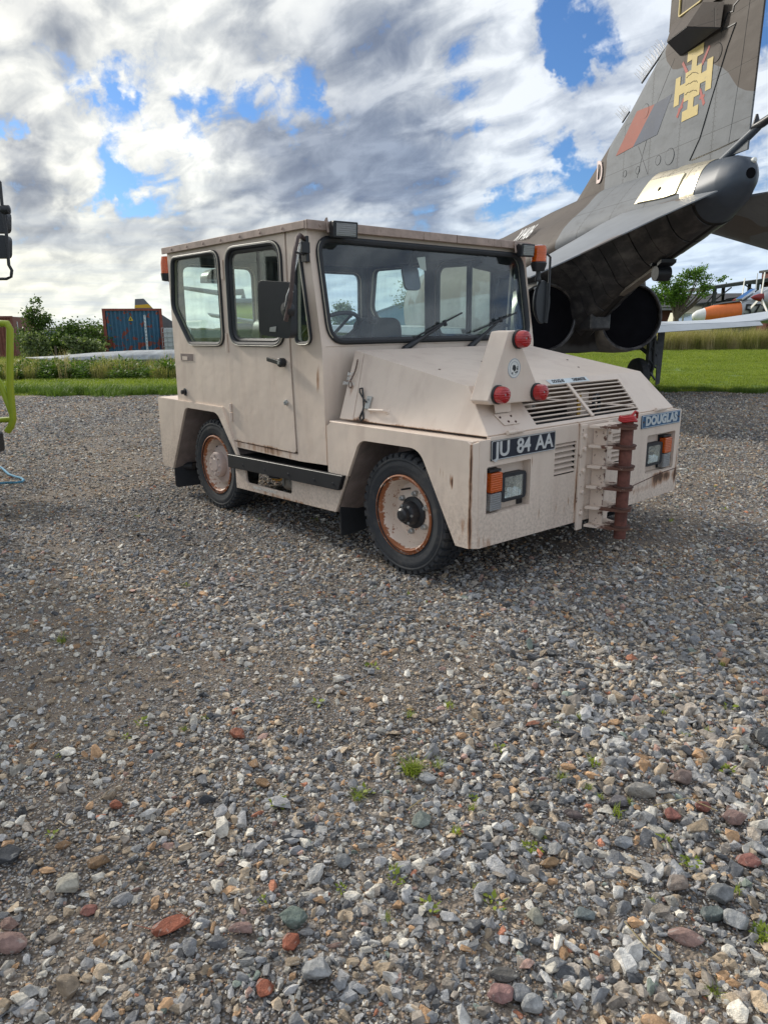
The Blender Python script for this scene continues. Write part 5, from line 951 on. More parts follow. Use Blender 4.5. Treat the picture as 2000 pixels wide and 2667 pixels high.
BIGS = list(enumerate([
    (z8(745, 865), 82, BR, 'brick_fragment', 'flat red brick shard with a notched top, left of centre in the foreground', .4, .7),
    (z8(1255, 930), 42, BR, 'brick_fragment', 'narrow upright red brick sliver just below the big green stone', .5, 1.4),
    (z8(1145, 1125), 42, BR, 'brick_fragment', 'dark-topped red brick chip left of the big pale cracked stone', .5, 1.3),
    (z8(1030, 32), 42, RB, 'brick_fragment', 'orange-red brick lump farthest from the camera, left of centre', .7, .7),
    (z8(505, 338), 28, RB, 'brick_fragment', 'small square orange brick lump in the left middle of the gravel', .8, .8),
    (z8(385, 795), 34, (.27, .12, .10), 'red_stone', 'dull red wedge stone up and left of the notched brick shard', .6, 1.1),
    (z8(1268, 835), 62, GN, 'green_stone', 'large dark green angular stone lying above the red brick sliver', .7, .9),
    (z8(1375, 1075), 70, LG, 'cracked_stone', 'big pale grey cracked block at the bottom, left of centre', .8, .9),
    (z8(290, 1140), 62, TN, 'tan_stone', 'large rounded tan stone near the bottom left corner', .75, .9),
    (z8(45, 945), 75, PK, 'pink_stone', 'long mottled pink stone at the left edge of the foreground', .55, .7),
    (z8(1055, 878), 60, PK, 'pink_stone', 'smooth oval pale pink stone between two brick pieces', .5, .55),
    (z8(300, 690), 56, (.45, .43, .37), 'pitted_stone', 'whitish pitted stone with dark holes on the left', .7, 1.0),
    (z8(425, 590), 50, (.26, .17, .10), 'brown_stone', 'blocky brown stone right of the pitted white stone', .6, .7),
    (z8(35, 565), 60, DK, 'dark_stone', 'large dark slate lump cut by the left edge', .6, .9),
    (z8(890, 315), 50, DK, 'dark_stone', 'long thin dark slate stone lying diagonally left of centre', .5, .5),
    (z8(1485, 580), 42, GR, 'grey_stone', 'tall rectangular grey stone below centre', .7, 1.2),
    (z8(1140, 243), 34, (.28, .17, .09), 'brown_stone', 'small rounded rust-brown stone above the middle of the gravel', .7, .8),
    (z9(158, 405), 56, (.20, .23, .21), 'green_stone', 'squarish speckled green-grey stone below the big grass tuft', .6, .95),
    (z9(188, 225), 50, LG, 'pale_stone', 'white-grey rough stone beside the big grass tuft', .6, .6),
    (z9(863, 808), 46, (.15, .18, .19), 'green_stone', 'flat square blue-green stone in the right foreground', .4, 1.1),
    (z9(648, 825), 44, (.27, .27, .23), 'grey_stone', 'pointed olive-grey stone left of the flat blue-green one', .6, 1.2),
    (z9(505, 1160), 54, (.32, .19, .18), 'pink_stone', 'rough rose-pink stone at the bottom right of centre', .7, 1.0),
    (z9(1665, 55), 80, DK, 'dark_stone', 'large black slate slab at the right edge', .45, .9),
    (z9(1100, 285), 78, (.36, .34, .31), 'pale_stone', 'long pale speckled stone in the right gravel heap', .5, .55),
    (z9(1285, 225), 56, (.24, .18, .16), 'brown_stone', 'domed reddish-brown stone in the right heap', .7, .8),
    (z9(1240, 385), 36, (.28, .12, .10), 'red_stone', 'brick-red angular stone below the long pale one', .8, 1.1),
    (z9(1375, 350), 34, (.26, .11, .09), 'brick_fragment', 'cube-like red brick piece with a grass stem beside it', .8, .9),
    (z9(1570, 580), 50, (.29, .13, .11), 'red_stone', 'dull red stone close to the right edge of the foreground', .5, .8),
    (z9(1510, 400), 58, PK, 'pink_stone', 'broad pink granite stone on the right', .6, .7),
    (z9(1515, 850), 56, LG, 'pale_stone', 'pale grey pointed stone in the lower right', .7, .9),
    (z9(1305, 915), 74, PK, 'pink_stone', 'large flat pinkish stone in the lower right', .4, .7),
    (z9(1445, 740), 62, GR, 'grey_stone', 'blocky mid-grey stone in the lower right heap', .7, .7),
    (z9(1415, 810), 48, (.14, .17, .17), 'green_stone', 'dark green chunk just under the blocky grey stone', .7, .9),
    (z9(1265, 690), 48, (.30, .25, .22), 'tan_stone', 'rounded buff stone in the middle of the right heap', .8, .9),
    (z9(663, 465), 42, (.34, .35, .33), 'pale_stone', 'white-topped faceted stone above the leafy weed', .8, .9),
    (z9(715, 588), 48, (.32, .21, .12), 'brown_stone', 'long orange-brown stone under the leafy weed', .5, .5),
    (z9(820, 378), 48, (.15, .12, .12), 'dark_stone', 'dark purple-brown wedge left of the right heap', .5, .6),
    (z9(1000, 325), 54, (.17, .16, .17), 'dark_stone', 'dark grey sloping slab below the split blue stone', .5, .8),
    (z9(1040, 505), 44, (.24, .26, .29), 'grey_stone', 'blue-grey wedge at the middle of the right gravel', .7, .8),
    (z9(635, 1210), 50, LG, 'pale_stone', 'pale faceted cube at the bottom edge right of centre', .8, .9),
    (z9(590, 1160), 46, (.25, .26, .28), 'grey_stone', 'blue-grey faceted stone touching the rose-pink one', .8, 1.0),
    (z9(515, 1070), 64, (.13, .125, .12), 'dark_stone', 'broad dark slab lying above the rose-pink stone', .35, .6)]))
BC = [(gnd(*q[1][0]), q[1][1] / FPX * (gnd(*q[1][0]) - Vector((0, 0, CAMH))).length) for q in BIGS]
for i, (p, w_, col, nm, lb, fl_, asp) in BIGS: big(p[0], p[1], w_, col, nm, lb, 100 + i, fl_, asp)
keep = np.ones(n_, bool); smx = PS.max(1)
for c_, z_ in BC: keep &= ~((np.hypot(PX[:, 0] - c_.x, (PX[:, 1] - c_.y)) < z_ * .48 + smx * .25) & (smx > .012))
PX, PS, PT = PX[keep], PS[keep], PT[keep]; n_ = len(PX)
# tyres press the stones down
rot = np.c_[nr.normal(0, .35, n_), nr.normal(0, .35, n_), nr.uniform(0, 6.28, n_)]
instancer('gravel', PX, PS, rot, nr.integers(0, NT_, n_).astype(np.int32), PT.astype(np.float32), hidden, kind='stuff', label='loose crushed grey and brown gravel covering the yard')
print('stones', n_)
# --- grass
def blade_mesh(name, n, rad, h0, h1, w, lean, r_, m, flat=False):
    q = M()
    for i in range(n):
        a = r_.uniform(0, 2 * PI); rr = rad * math.sqrt(r_.random()); x, y = rr * math.cos(a), rr * math.sin(a); h = r_.uniform(h0, h1); b = r_.uniform(0, 2 * PI); dx_, dy_ = math.cos(b), math.sin(b); ln = h * r_.uniform(.15, lean); o = Vector((x, y, 0)); s = Vector((-dy_, dx_, 0)) * w
        q.add([o - s, o + s, o + Vector((dx_, dy_, 0)) * ln * .35 + Vector((0, 0, h * .6)) + s * .7, o + Vector((dx_, dy_, 0)) * ln * .35 + Vector((0, 0, h * .6)) - s * .7, o + Vector((dx_, dy_, 0)) * ln + Vector((0, 0, h))], [(0, 1, 2, 3), (3, 2, 4)])
    me = q.mesh(name, 0, False); me.materials.append(m); return me
def leafmat(name, c0, c1, sc=1.2, trans=.35, inst=False):
    m = bpy.data.materials.new(name); m.use_nodes = True; t = NT(m.node_tree); b = t.n['Principled BSDF']; geo = t.new('ShaderNodeNewGeometry')
    tc = geo.outputs['Position']; f = t.m('ADD', t.m('MULTIPLY', geo.outputs['Random Per Island'], .55), t.m('MULTIPLY', t.noise(tc, sc, 4, .6), .6))
    c = t.mix(t.sstep(f, .2, .95), (*c0, 1), (*c1, 1)); t.put(b.inputs['Base Color'], c); b.inputs['Roughness'].default_value = .5; b.inputs['Specular IOR Level'].default_value = .3
    tl = t.new('ShaderNodeBsdfTranslucent'); t.put(tl.inputs[0], t.mix(1.0, c, (1.25, 1.35, .7, 1), 'MULTIPLY')); mx = t.new('ShaderNodeMixShader'); mx.inputs[0].default_value = trans
    t.l.new(b.outputs[0], mx.inputs[1]); t.l.new(tl.outputs[0], mx.inputs[2]); t.l.new(mx.outputs[0], t.n['Material Output'].inputs[0]); return m
m_lawn = leafmat('lawn_blades', (.12, .175, .018), (.33, .38, .055), .5)
m_tall = leafmat('tall_grass_blades', (.14, .17, .035), (.46, .38, .17), .35)
m_straw = leafmat('straw_stems', (.32, .26, .13), (.5, .41, .25), .6)
m_edge = leafmat('edge_grass', (.05, .10, .014), (.15, .22, .04), 1.2)
m_weed = leafmat('weed_leaves', (.035, .085, .014), (.17, .26, .045), 1.4)
rl = random.Random(5)
cl_ = bpy.data.collections.new('lawn_patches'); 
for i in range(6): cl_.objects.link(bpy.data.objects.new('lawn_patch', blade_mesh('lawn_patch', 130, .27, .03, .075, .0042, 1.0, rl, m_lawn)))
n_ = 17000; x = nr.uniform(-22, 34, n_); y = 15.8 + (nr.random(n_) ** 1.35) * 25.5; k = (y > 16.55 - np.clip(x, 0, 99) * .085 + .1) & (np.abs(x) < .72 * y + 2); x, y = x[k], y[k]; n_ = len(x)
sc_ = nr.uniform(.7, 1.25, n_) * (1 + (y > 28) * .5)
instancer('lawn_grass', np.c_[x, y, np.zeros(n_)], np.c_[sc_, sc_, sc_ * nr.uniform(.6, 1.2, n_)], np.c_[np.zeros(n_), np.zeros(n_), nr.uniform(0, 6.28, n_)], nr.integers(0, 6, n_).astype(np.int32), nr.random(n_).astype(np.float32), cl_, kind='stuff', label='mown bright green grass beyond the gravel')
ce = bpy.data.collections.new('edge_patches')
for i in range(5): ce.objects.link(bpy.data.objects.new('edge_patch', blade_mesh('edge_patch', 90, .22, .09, .26, .005, .9, rl, m_edge)))
n_ = 900; x = nr.uniform(-14, 14, n_); y = np.array([edge_y(v) for v in x]) + nr.normal(.10, .26, n_) + (x < 0) * nr.uniform(0, .9, n_) ; sc_ = nr.uniform(.35, 1.1, n_) * np.where(x > 0, .55, 1)
instancer('edge_grass', np.c_[x, y, np.zeros(n_)], np.c_[sc_, sc_, sc_], np.c_[np.zeros(n_), np.zeros(n_), nr.uniform(0, 6.28, n_)], nr.integers(0, 5, n_).astype(np.int32), nr.random(n_).astype(np.float32), ce, kind='stuff', label='longer dark green grass along the gravel edge')
ct = bpy.data.collections.new('tall_patches')
for i in range(5): ct.objects.link(bpy.data.objects.new('tall_patch', blade_mesh('tall_patch', 120, .38, .5, 1.15, .007, .45, rl, m_tall if i < 3 else m_straw)))
n_ = 1700; x = nr.uniform(4, 34, n_); y = nr.uniform(40.5, 43.5, n_); sc_ = nr.uniform(.8, 1.2, n_)
instancer('tall_grass', np.c_[x, y, np.zeros(n_)], np.c_[sc_, sc_, sc_ * nr.uniform(.8, 1.1, n_)], np.c_[nr.normal(0, .08, n_), nr.normal(0, .08, n_), nr.uniform(0, 6.28, n_)], nr.choice(5, n_, p=[.28, .27, .25, .1, .1]).astype(np.int32), nr.random(n_).astype(np.float32), ct, kind='stuff', label='band of tall seeding grass behind the lawn')
# weed bank on the left: leafy clumps plus seeding stems
def leafy(n, rad, h, ls, r_, m):
    q = M()
    for i in range(n):
        a = r_.uniform(0, 2 * PI); rr = rad * math.sqrt(r_.random()); z = h * r_.random() ** .8 * (1 - .5 * rr / rad); c = Vector((rr * math.cos(a), rr * math.sin(a), z)); s = ls * r_.uniform(.5, 1.2)
        d = Vector((math.cos(a + r_.uniform(-1, 1)), math.sin(a + r_.uniform(-1, 1)), r_.uniform(-.4, .9))).normalized(); e = d.cross(Vector((r_.uniform(-.4, .4), r_.uniform(-.4, .4), 1))).normalized()
        q.add([c, c + d * s * .4 + e * s * .28, c + d * s, c + d * s * .4 - e * s * .28], [(0, 1, 2, 3)])
    me = q.mesh('leafy_clump', 0, False); me.materials.append(m); return me
cw = bpy.data.collections.new('weed_clumps')
for i in range(4): cw.objects.link(bpy.data.objects.new('a_weed_clump', leafy(170, .30, .52, .12, rl, m_weed)))
for i in range(3): cw.objects.link(bpy.data.objects.new('b_weed_clump', blade_mesh('weed_grass', 90, .28, .30, .62, .007, .5, rl, m_tall)))
for i in range(2): cw.objects.link(bpy.data.objects.new('c_weed_clump', blade_mesh('weed_straw', 34, .25, .45, .78, .006, .35, rl, m_straw)))
n_ = 620; x = nr.uniform(-17, 1.5, n_); y = 21.6 + nr.uniform(0, 2.6, n_); sc_ = nr.uniform(.75, 1.3, n_) * np.where(y < 22.3, .75, 1)
instancer('weed_bank', np.c_[x, y, np.zeros(n_)], np.c_[sc_, sc_, sc_], np.c_[np.zeros(n_), np.zeros(n_), nr.uniform(0, 6.28, n_)], nr.choice(9, n_, p=[.16] * 4 + [.09] * 3 + [.045, .045]).astype(np.int32), nr.random(n_).astype(np.float32), cw, kind='stuff', label='bank of tangled green weeds and seeding grass')
# weeds growing in the gravel
for i, (p, wpx, lb) in enumerate([((1072, 2015), 66, 'largest bright green grass tuft in the middle of the gravel'), ((1140, 2000), 34, 'small grass tuft just right of the largest tuft'), ((1066, 1868), 34, 'grass tuft farther away above the largest tuft'),
        (z9(385, 305), 30, 'small leafy weed right of the squarish speckled stone'), (z9(635, 520), 54, 'leafy weed under the white-topped faceted stone'), (z9(880, 262), 30, 'spiky grass tuft left of the long pale stone'),
        (z9(1205, 495), 50, 'broad-leaved weed in the right gravel heap'), (z9(1320, 585), 56, 'broad-leaved weed lower in the right heap'), (z9(1640, 900), 70, 'yellow-green mossy weed at the right edge'), (z9(765, 215), 34, 'small weed above the spiky tuft'),
        (z9(15, 825), 28, 'little grass tuft beside the left pale stones under centre'), ((480, 1905), 22, 'small weed left of centre far in the gravel'), ((930, 2085), 34, 'low green weed left of the speckled green stone'), (z8(1550, 300), 34, 'low ragged weed near the centre of the gravel'),
        (z9(1415, 1150), 40, 'thin grass tuft at the bottom right'), (z9(1490, 185), 46, 'broad-leaved weed near the black slab'), ((160, 1675), 36, 'sparse green weed far left on the gravel'), (z9(1300, 35), 24, 'small grass tuft near the upper right stones')]):
    g0_ = gnd(*p); wm = wpx / FPX * (g0_ - Vector((0, 0, CAMH))).length; r_ = random.Random(300 + i); leafk = 'leav' in lb or 'leafy' in lb or 'mossy' in lb
    if leafk: me = leafy(34 if 'mossy' not in lb else 160, wm * .34, wm * .20, wm * (.26 if 'mossy' not in lb else .15), r_, m_lawn)
    else: me = blade_mesh('grass_tuft', 130 if wpx > 50 else 40, wm * .30, wm * .25, wm * .55, wm * .018, 2.2, r_, m_lawn)
    o = put('leafy_weed' if leafk else 'grass_tuft', me, None, label=lb, category='weed'); o.location = (g0_.x, g0_.y, .004)

tiny = [blade_mesh('weed_sprig', 16, .012, .010, .030, .0016, 1.6, rl, m_lawn), leafy(12, .016, .010, .016, rl, m_lawn)]
for i in range(64):
    y = rg.uniform(1.5, 6.5) if i % 3 else rg.uniform(1.4, 3); x = rg.uniform(-.55, .58) * y if i % 2 else rg.uniform(.0, .58) * y
    if .3 < x < 2.6 and 2.9 < y < 4.9: continue
    o = put('weed_sprig', tiny[i % 2], None, label='tiny green weed sprig sprouting between the gravel stones', category='weed', group='tiny weed sprigs in the gravel'); o.location = (x, y, .006); k_ = rg.uniform(.6, 1.5); o.scale = (k_, k_, k_); o.rotation_euler = (0, 0, rg.uniform(0, 6))
for i, (a, b, c) in enumerate((((1702, 2098), (1790, 2078), (1868, 2112)), ((1625, 2400), (1680, 2465), (1720, 2500)), ((1060, 2110), (1090, 2088), (1110, 2075)))):
    q = M(); q.tube([gnd(*p, .03) for p in (a, b, c)], .0016, 5).build('dry_stem', m_straw, None, label=('long bent dry grass stem lying across the right stones', 'dry straw stem lying in the lower right gravel', 'short dry stem near the largest grass tuft')[i], category='stem')
# ================================================================== BACKGROUND
m_bark = mat('bark', (.10, .075, .055), .9, var=.35, vscale=9, bump=.5, bscale=30)
m_lf = [leafmat('bush_leaves', (.032, .068, .016), (.12, .18, .04), .8), leafmat('light_tree_leaves', (.045, .10, .015), (.17, .29, .04), .9), leafmat('grey_green_leaves', (.05, .08, .03), (.19, .23, .10), .8)]
def foliage(ells, n, ls, r_, m):
    q = M(); tot = sum(e[3] * e[4] * e[5] for e in ells)
    for (cx, cy, cz, rx, ry, rz) in ells:
        sub = [(r_.gauss(0, 1), r_.gauss(0, 1), r_.gauss(0, 1)) for _ in range(max(5, int(26 * (rx * rz) ** .5)))]; sub = [Vector(s).normalized() * r_.uniform(.45, .98) for s in sub]
        for i in range(int(n * rx * ry * rz / tot)):
            s = r_.choice(sub); k = r_.uniform(.12, .30); p = s + Vector((r_.gauss(0, k), r_.gauss(0, k), r_.gauss(0, k * .8))); c = Vector((cx + p.x * rx, cy + p.y * ry, cz + p.z * rz))
            d = Vector((r_.gauss(0, 1), r_.gauss(0, 1), r_.gauss(0, .7))).normalized(); e = d.cross(Vector((r_.gauss(0, 1), r_.gauss(0, 1), r_.gauss(0, 1)))).normalized(); z = ls * r_.uniform(.6, 1.3)
            q.add([c, c + d * z * .5 + e * z * .32, c + d * z, c + d * z * .5 - e * z * .32], [(0, 1, 2, 3)])
    me = q.mesh('crown', 0, False); me.materials.append(m); return me
def tree(name, label, cat, loc, ells, n, ls, m, trunk_r=.12, seed=1, group=None, fork=.35):
    r_ = random.Random(seed); t = thing(name, label, cat, loc, 0, group)
    put('crown', foliage(ells, n, ls, r_, m), t)
    top = max(e[2] for e in ells); q = M(); q.tube([(0, 0, -.1), (.05, 0, top * fork)], [trunk_r * 1.2, trunk_r * .9], 8); t0 = M(); q.build('trunk', m_bark, t)
    q = M()
    for e in ells:
        for j in range(4 if len(ells) < 5 else 2):
            tip = Vector((e[0] + r_.uniform(-.6, .6) * e[3], e[1] + r_.uniform(-.6, .6) * e[4], e[2] + r_.uniform(-.3, .75) * e[5])); b = Vector((.05, 0, top * fork * r_.uniform(.6, 1))); mid = b.lerp(tip, .5) + Vector((0, 0, -.08 * (tip - b).length + .1))
            q.tube([b, mid, tip], [trunk_r * .55, trunk_r * .3, trunk_r * .08], 5)
    o = q.build('limbs', m_bark, t); o['kind'] = 'stuff'; return t
P3 = lambda px, py, Y: tuple(at(px, py, Y))
# left bushes
tree('conifer_shrub', 'tall pointed dark shrub right of the brown container', 'shrub', (-15.25, 33, 0), [(0, 0, 1.0, .66, .7, 1.0), (.1, 0, 1.9, .55, .5, .6), (.25, 0, 2.5, .22, .2, .45)], 5200, .11, m_lf[0], .06, 4)
tree('elder_bush', 'broad rounded dark bush in the middle of the left hedge', 'bush', (-13.9, 33.5, 0), [(0, 0, .95, 1.35, 1.0, .80), (-.8, .2, .7, .8, .8, .7), (.9, 0, .9, .8, .8, .62)], 7000, .12, m_lf[0], .06, 5)
tree('elder_bush', 'smaller dark bush between the broad bush and the blue container', 'bush', (-16.6, 44, 0), [(0, 0, 1.0, 1.5, 1.0, .9), (1.3, 0, .9, .9, .8, .7)], 4200, .13, m_lf[0], .06, 6)
tree('pale_bush', 'low pale green elder bush in front of the dark bushes', 'bush', (-11.2, 28.5, 0), [(0, 0, .55, .65, .5, .5), (-.5, 0, .75, .5, .45, .45)], 1900, .13, m_lf[2], .04, 8)
tree('pale_bush', 'pale flowering elder beside the brown container end', 'bush', (-13.2, 28.5, 0), [(0, 0, .8, .6, .5, .7)], 1500, .12, m_lf[2], .04, 9)
q = M(); rr = random.Random(8)
for i in range(150):
    x = rr.uniform(-160, 160); y = rr.uniform(170, 240); h = rr.uniform(1.2, 3.2); q.lathe([(.01, 0), (rr.uniform(3, 6), h * .3), (rr.uniform(2, 4), h * .8), (.01, h)], (x, y, -.1), (0, 0, 1), 7)
o = q.build('far_treeline', mat('far_hedge_green', (.035, .055, .025), .9, var=.5, vscale=.6), None, sharp=0); o['kind'] = 'stuff'; o['label'] = 'distant dark hedge line on the horizon'
# containers
def chip(t, b, tc, c, n):
    x, y, z = t.xyz(tc); r = t.m('ADD', t.noise(tc, 3.4, 3, .45), t.m('MULTIPLY', t.sstep(z, 1.4, .2), .10)); sq = t.m('SNAP', r, .001)
    c = t.mix(t.sstep(r, .585, .60), c, (.24, .055, .035, 1)); return t.mix(t.m('MULTIPLY', t.sstep(t.noise(t.vm('MULTIPLY', tc, (1, 1, .2)), 6, 5, .7), .5, .8), .5), c, (.05, .07, .09, 1))
m_cblue = mat('chipped_blue_container_paint', (.035, .115, .19), .55, var=.2, fn=chip)
m_cred = mat('container_red_oxide', (.24, .06, .04), .65, var=.3)
m_cbrown = mat('rust_brown_container', (.19, .065, .045), .7, var=.35)
m_vw = mat('vinyl_white_strip', (.62, .68, .70), .6)
m_warn = mat('warning_yellow', (.60, .40, .02), .5)
def container(name, label, loc, rz, wd, ht, ln, m_end, m_fr, seed):
    t = thing(name, label, 'container', loc, rz)
    q = M(); q.box((-wd / 2 + .02, .06, .05), (wd / 2 - .02, ln, ht - .03)); q.build('container_body', m_cbrown if m_end is m_cbrown else m_cred, t)
    for x in (-wd / 2, wd / 2 - .13): M().box((x, -.02, 0), (x + .13, .12, ht)).build('corner_post', m_fr, t, .01)
    M().box((-wd / 2, -.022, ht - .09), (wd / 2, .12, ht + .003)).build('top_rail', m_fr, t); M().box((-wd / 2, -.022, -.003), (wd / 2, .12, .12)).build('bottom_rail', m_fr, t)
    n_ = 13; pw = (wd - .26) / n_; q = M()
    for k in range(n_):
        x0 = -wd / 2 + .13 + pw * k; M().add([(x0, .055, .12), (x0 + pw * .22, .012, .12), (x0 + pw * .62, .012, .12), (x0 + pw * .84, .055, .12), (x0 + pw, .055, .12), (x0, .055, ht - .09), (x0 + pw * .22, .012, ht - .09), (x0 + pw * .62, .012, ht - .09), (x0 + pw * .84, .055, ht - .09), (x0 + pw, .055, ht - .09)],
              [(0, 1, 6, 5), (1, 2, 7, 6), (2, 3, 8, 7), (3, 4, 9, 8)]).build('corrugated_panel', m_end, t, sharp=20, recalc=False)
    return t
ct1 = container('shipping_container', 'chipped blue container end with red oxide frame and yellow triangle', (-11.25, 34, .0), .33, 2.56, 2.33, 6, m_cblue, m_cred, 3)
q = M(); q.plate(rpoly([(-.20, -.002, 1.80), (.02, -.002, 1.80), (-.09, -.002, 2.02)], .02, 3), [], (0, .004, 0)).build('warning_triangle', m_warn, ct1)
M().plate([(-.115, -.005, 1.83), (-.075, -.005, 1.83), (-.075, -.005, 1.87), (-.06, -.005, 1.87), (-.10, -.005, 1.94), (-.12, -.005, 1.87)], [], (0, .002, 0)).build('warning_symbol', m_black, ct1)
M().box((.47, -.002, .38), (.56, .004, 2.05)).build('number_strip', m_vw, ct1)
for k, ch in enumerate('TCLU9463510'): put('strip_character', text_mesh(ch, .12, lambda p, k=k: Vector((.515 + p.x, -.004 - p.z, 1.98 - k * .148 + p.y)), .001), ct1).data.materials.append(m_black)
ct2 = container('shipping_container', 'rust brown container at the left edge behind the lime tube frame', (-20.95, 40, 0), .24, 2.44, 2.18, 6, m_cbrown, m_cbrown, 4)
M().box((1.21, .9, .3), (1.235, 1.0, 1.9)).build('peeling_white_strip', m_vw, ct2); 
for k, ch in enumerate('U121645'): put('strip_character', text_mesh(ch, .20, lambda p, k=k: Vector((.95 + p.x, -.03 - p.z, 1.75 - k * .22 + p.y)), .002), ct2).data.materials.append(m_white)
q = M(); q.tube([(-14.1 + .3, 31.5, 0), (-13.8, 31.5, .78)], .05, 8); q.build('fence_post', m_bark, None, label='short weathered wooden post left of the blue container', category='post')
# IBC tote
ib = thing('liquid_tote', 'white caged liquid tote at the right side of the blue container', 'tote', (-9.30, 33.4, .45))
M().box((-.45, 0, 0), (.55, 1.0, 1.0)).build('tank', mat('milky_plastic', (.52, .55, .56), .5, var=.1), ib, .05); M().box((-.55, -.1, -.45), (.65, 1.1, -.02)).build('pallet', m_dark, ib)
q = M()
for k in range(6): q.tube([(-.5, -.04, .02 + k * .2), (.6, -.04, .02 + k * .2)], .012, 5); 
for k in range(6): q.tube([(-.5 + k * .22, -.05, 0), (-.5 + k * .22, -.05, 1.04)], .012, 5)
q.build('cage', m_steel, ib)['kind'] = 'stuff'
# distant fins
m_fg = mat('distant_fin_grey', (.13, .15, .165), .5, var=.15)
tf = thing('tail_fin', 'small grey aircraft fin with a yellow band above the blue container', 'aircraft fin', (-12.95, 41, -.38))
M().plate([(-.55, 0, 2.2), (2.7, 0, .6), (2.7, 0, 1.4), (.55, 0, 2.85), (.05, 0, 3.42), (-.42, 0, 3.40)], [], (0, .12, 0)).build('fin_body', m_fg, tf, .03); M().plate([(-.47, -.004, 2.93), (.50, -.004, 2.93), (.28, -.004, 3.12), (-.44, -.004, 3.08)], [], (0, .003, 0)).build('yellow_band', m_warn, tf)
# pale wing lying behind the weed bank
q = M(); secs = []
for x, w_, z0, h_ in ((-12.6, .05, .48, .02), (-11.6, .35, .42, .12), (-10.2, .6, .42, .22), (-8.6, .8, .42, .29), (-6.5, .9, .42, .30), (-3.5, .9, .42, .28)):
    secs.append([(x, 26.3 + w_ * math.cos(a), z0 + h_ * math.sin(a)) for a in np.linspace(0, 2 * PI, 17)[:-1]])
q.loft(secs).build('grounded_wing', mat('mottled_silver_skin', (.30, .32, .34), .5, .2, var=.45, vscale=4), None, label='long pale tapered wing lying behind the weed bank', category='aircraft wing')
# --- lime crash tender seen through the tug's side windows
m_lime = mat('lime_yellow_paint', (.30, .38, .02), .45, var=.12, vscale=3)
ft2 = thing('crash_tender', 'lime yellow crash tender with a long roof nozzle seen through the tug windows', 'fire engine', (-2.9, 19.5, 0), .12)
q = M(); q.loft([[(x, y, .55), (x, y, z1), (x, y + .4, z2), (x, 3.6, z2), (x, 3.6, .55)] for x, y, z1, z2 in ((-1.1, .15, 1.75, 2.05), (-.95, 0, 1.8, 2.12), (.95, 0, 1.8, 2.12), (1.1, .15, 1.75, 2.05))]).build('cab_body', m_lime, ft2, .04)
M().box((-1.0, .1, 2.06), (1.0, 2.2, 2.17)).build('roof_deck', mat('grey_roof', (.20, .21, .22), .7), ft2, .03); M().box((-.9, -.02, .95), (-.15, .02, 1.55)).build('cab_window', m_black, ft2)
M().box((.0, -.03, 1.35), (.62, .0, 1.78)).build('sign_panel', mat('panel_grey', (.18, .20, .21), .5), ft2, .02)
M().plate([(.14, -.034, 1.70), (.56, -.034, 1.70), (.35, -.034, 1.40)], [[(.22, -.034, 1.66), (.35, -.034, 1.48), (.48, -.034, 1.66)]], (0, .003, 0)).build('triangle_mark', m_black, ft2)
M().box((-1.12, -.04, .95), (1.12, -.005, 1.0)).build('trim_strip', m_black, ft2)
M().tube([(-.7, .6, 2.15), (-.7, .6, 2.35), (-1.3, .5, 2.32), (-2.2, .4, 2.45), (-2.35, .4, 2.47)], [.09, .09, .07, .05, .06], 10).build('roof_nozzle', mat('nozzle_grey', (.14, .15, .16), .5), ft2)
for x in (-1, 1):
    for y in (.7, 2.9): M().lathe([(0, -.14), (.35, -.15), (.48, -.10), (.48, .10), (.35, .15), (0, .14)], (x, y, .48), (1, 0, 0), 24).build('wheel', m_tyre, ft2)
# tall thin tree and wind-blown tree seen through the windows
tree('birch_tree', 'thin airy tree seen through the tug windscreen near the pillar', 'tree', (-3.45, 29, 0), [(0, 0, 3.1, .55, .5, .7), (.25, 0, 2.2, .6, .5, .6), (.5, 0, 4.0, .5, .4, .5)], 1300, .10, m_lf[2], .06, 21, fork=.55)
tree('windblown_tree', 'dense windblown tree low in the tug windscreen left half', 'tree', (-2.35, 40, 0), [(0, 0, 1.6, .55, .6, .9), (.35, 0, 2.3, .6, .5, .6)], 3600, .11, m_lf[2], .07, 22)
tree('garden_tree', 'sparse tree seen behind the interior mirror through the windscreen', 'tree', (1.55, 38, 0), [(0, 0, 3.0, .9, .7, .8), (.8, 0, 2.6, .6, .5, .6)], 1100, .10, m_lf[2], .07, 23)
# blue sheds
m_shed = mat('blue_shed_cladding', (.13, .25, .34), .6, var=.1); m_sroof = mat('pale_shed_roof', (.24, .34, .42), .6, var=.1)
def shed(name, label, x0, x1, y, h, hr, dpt):
    t = thing(name, label, 'shed', ((x0 + x1) / 2, y, 0)); w_ = (x1 - x0) / 2
    M().plate([(-w_, 0, 0), (w_, 0, 0), (w_, 0, h), (0, 0, hr), (-w_, 0, h)], [], (0, dpt, 0)).build('wall', m_shed, t)
    for s in (-1, 1): M().plate([(0, -.4, hr + .02), (s * (w_ + .3), -.4, h - .02), (s * (w_ + .3), dpt + .4, h - .02), (0, dpt + .4, hr + .02)], [], (0, 0, .12)).build('roof', m_sroof, t)
    for k in range(2): M().box((-w_ * .6 + k * w_ * .8, -.06, .3), (-w_ * .2 + k * w_ * .8, -.01, 1.3)).build('window', m_black, t)
shed('blue_shed', 'low blue gabled shed seen left in the windscreen', -4.2, 1.5, 82, 1.6, 2.9, 12)
shed('blue_shed', 'larger blue gabled hangar seen behind the tug seat', -2.2, 8.5, 92, 2.6, 4.4, 20)
M().box((-30, 60, 0), (3, 60.6, 1.32)).build('boundary_wall', mat('blue_grey_wall', (.17, .20, .24), .8, var=.2), None, label='long low blue-grey wall across the far field', category='wall')
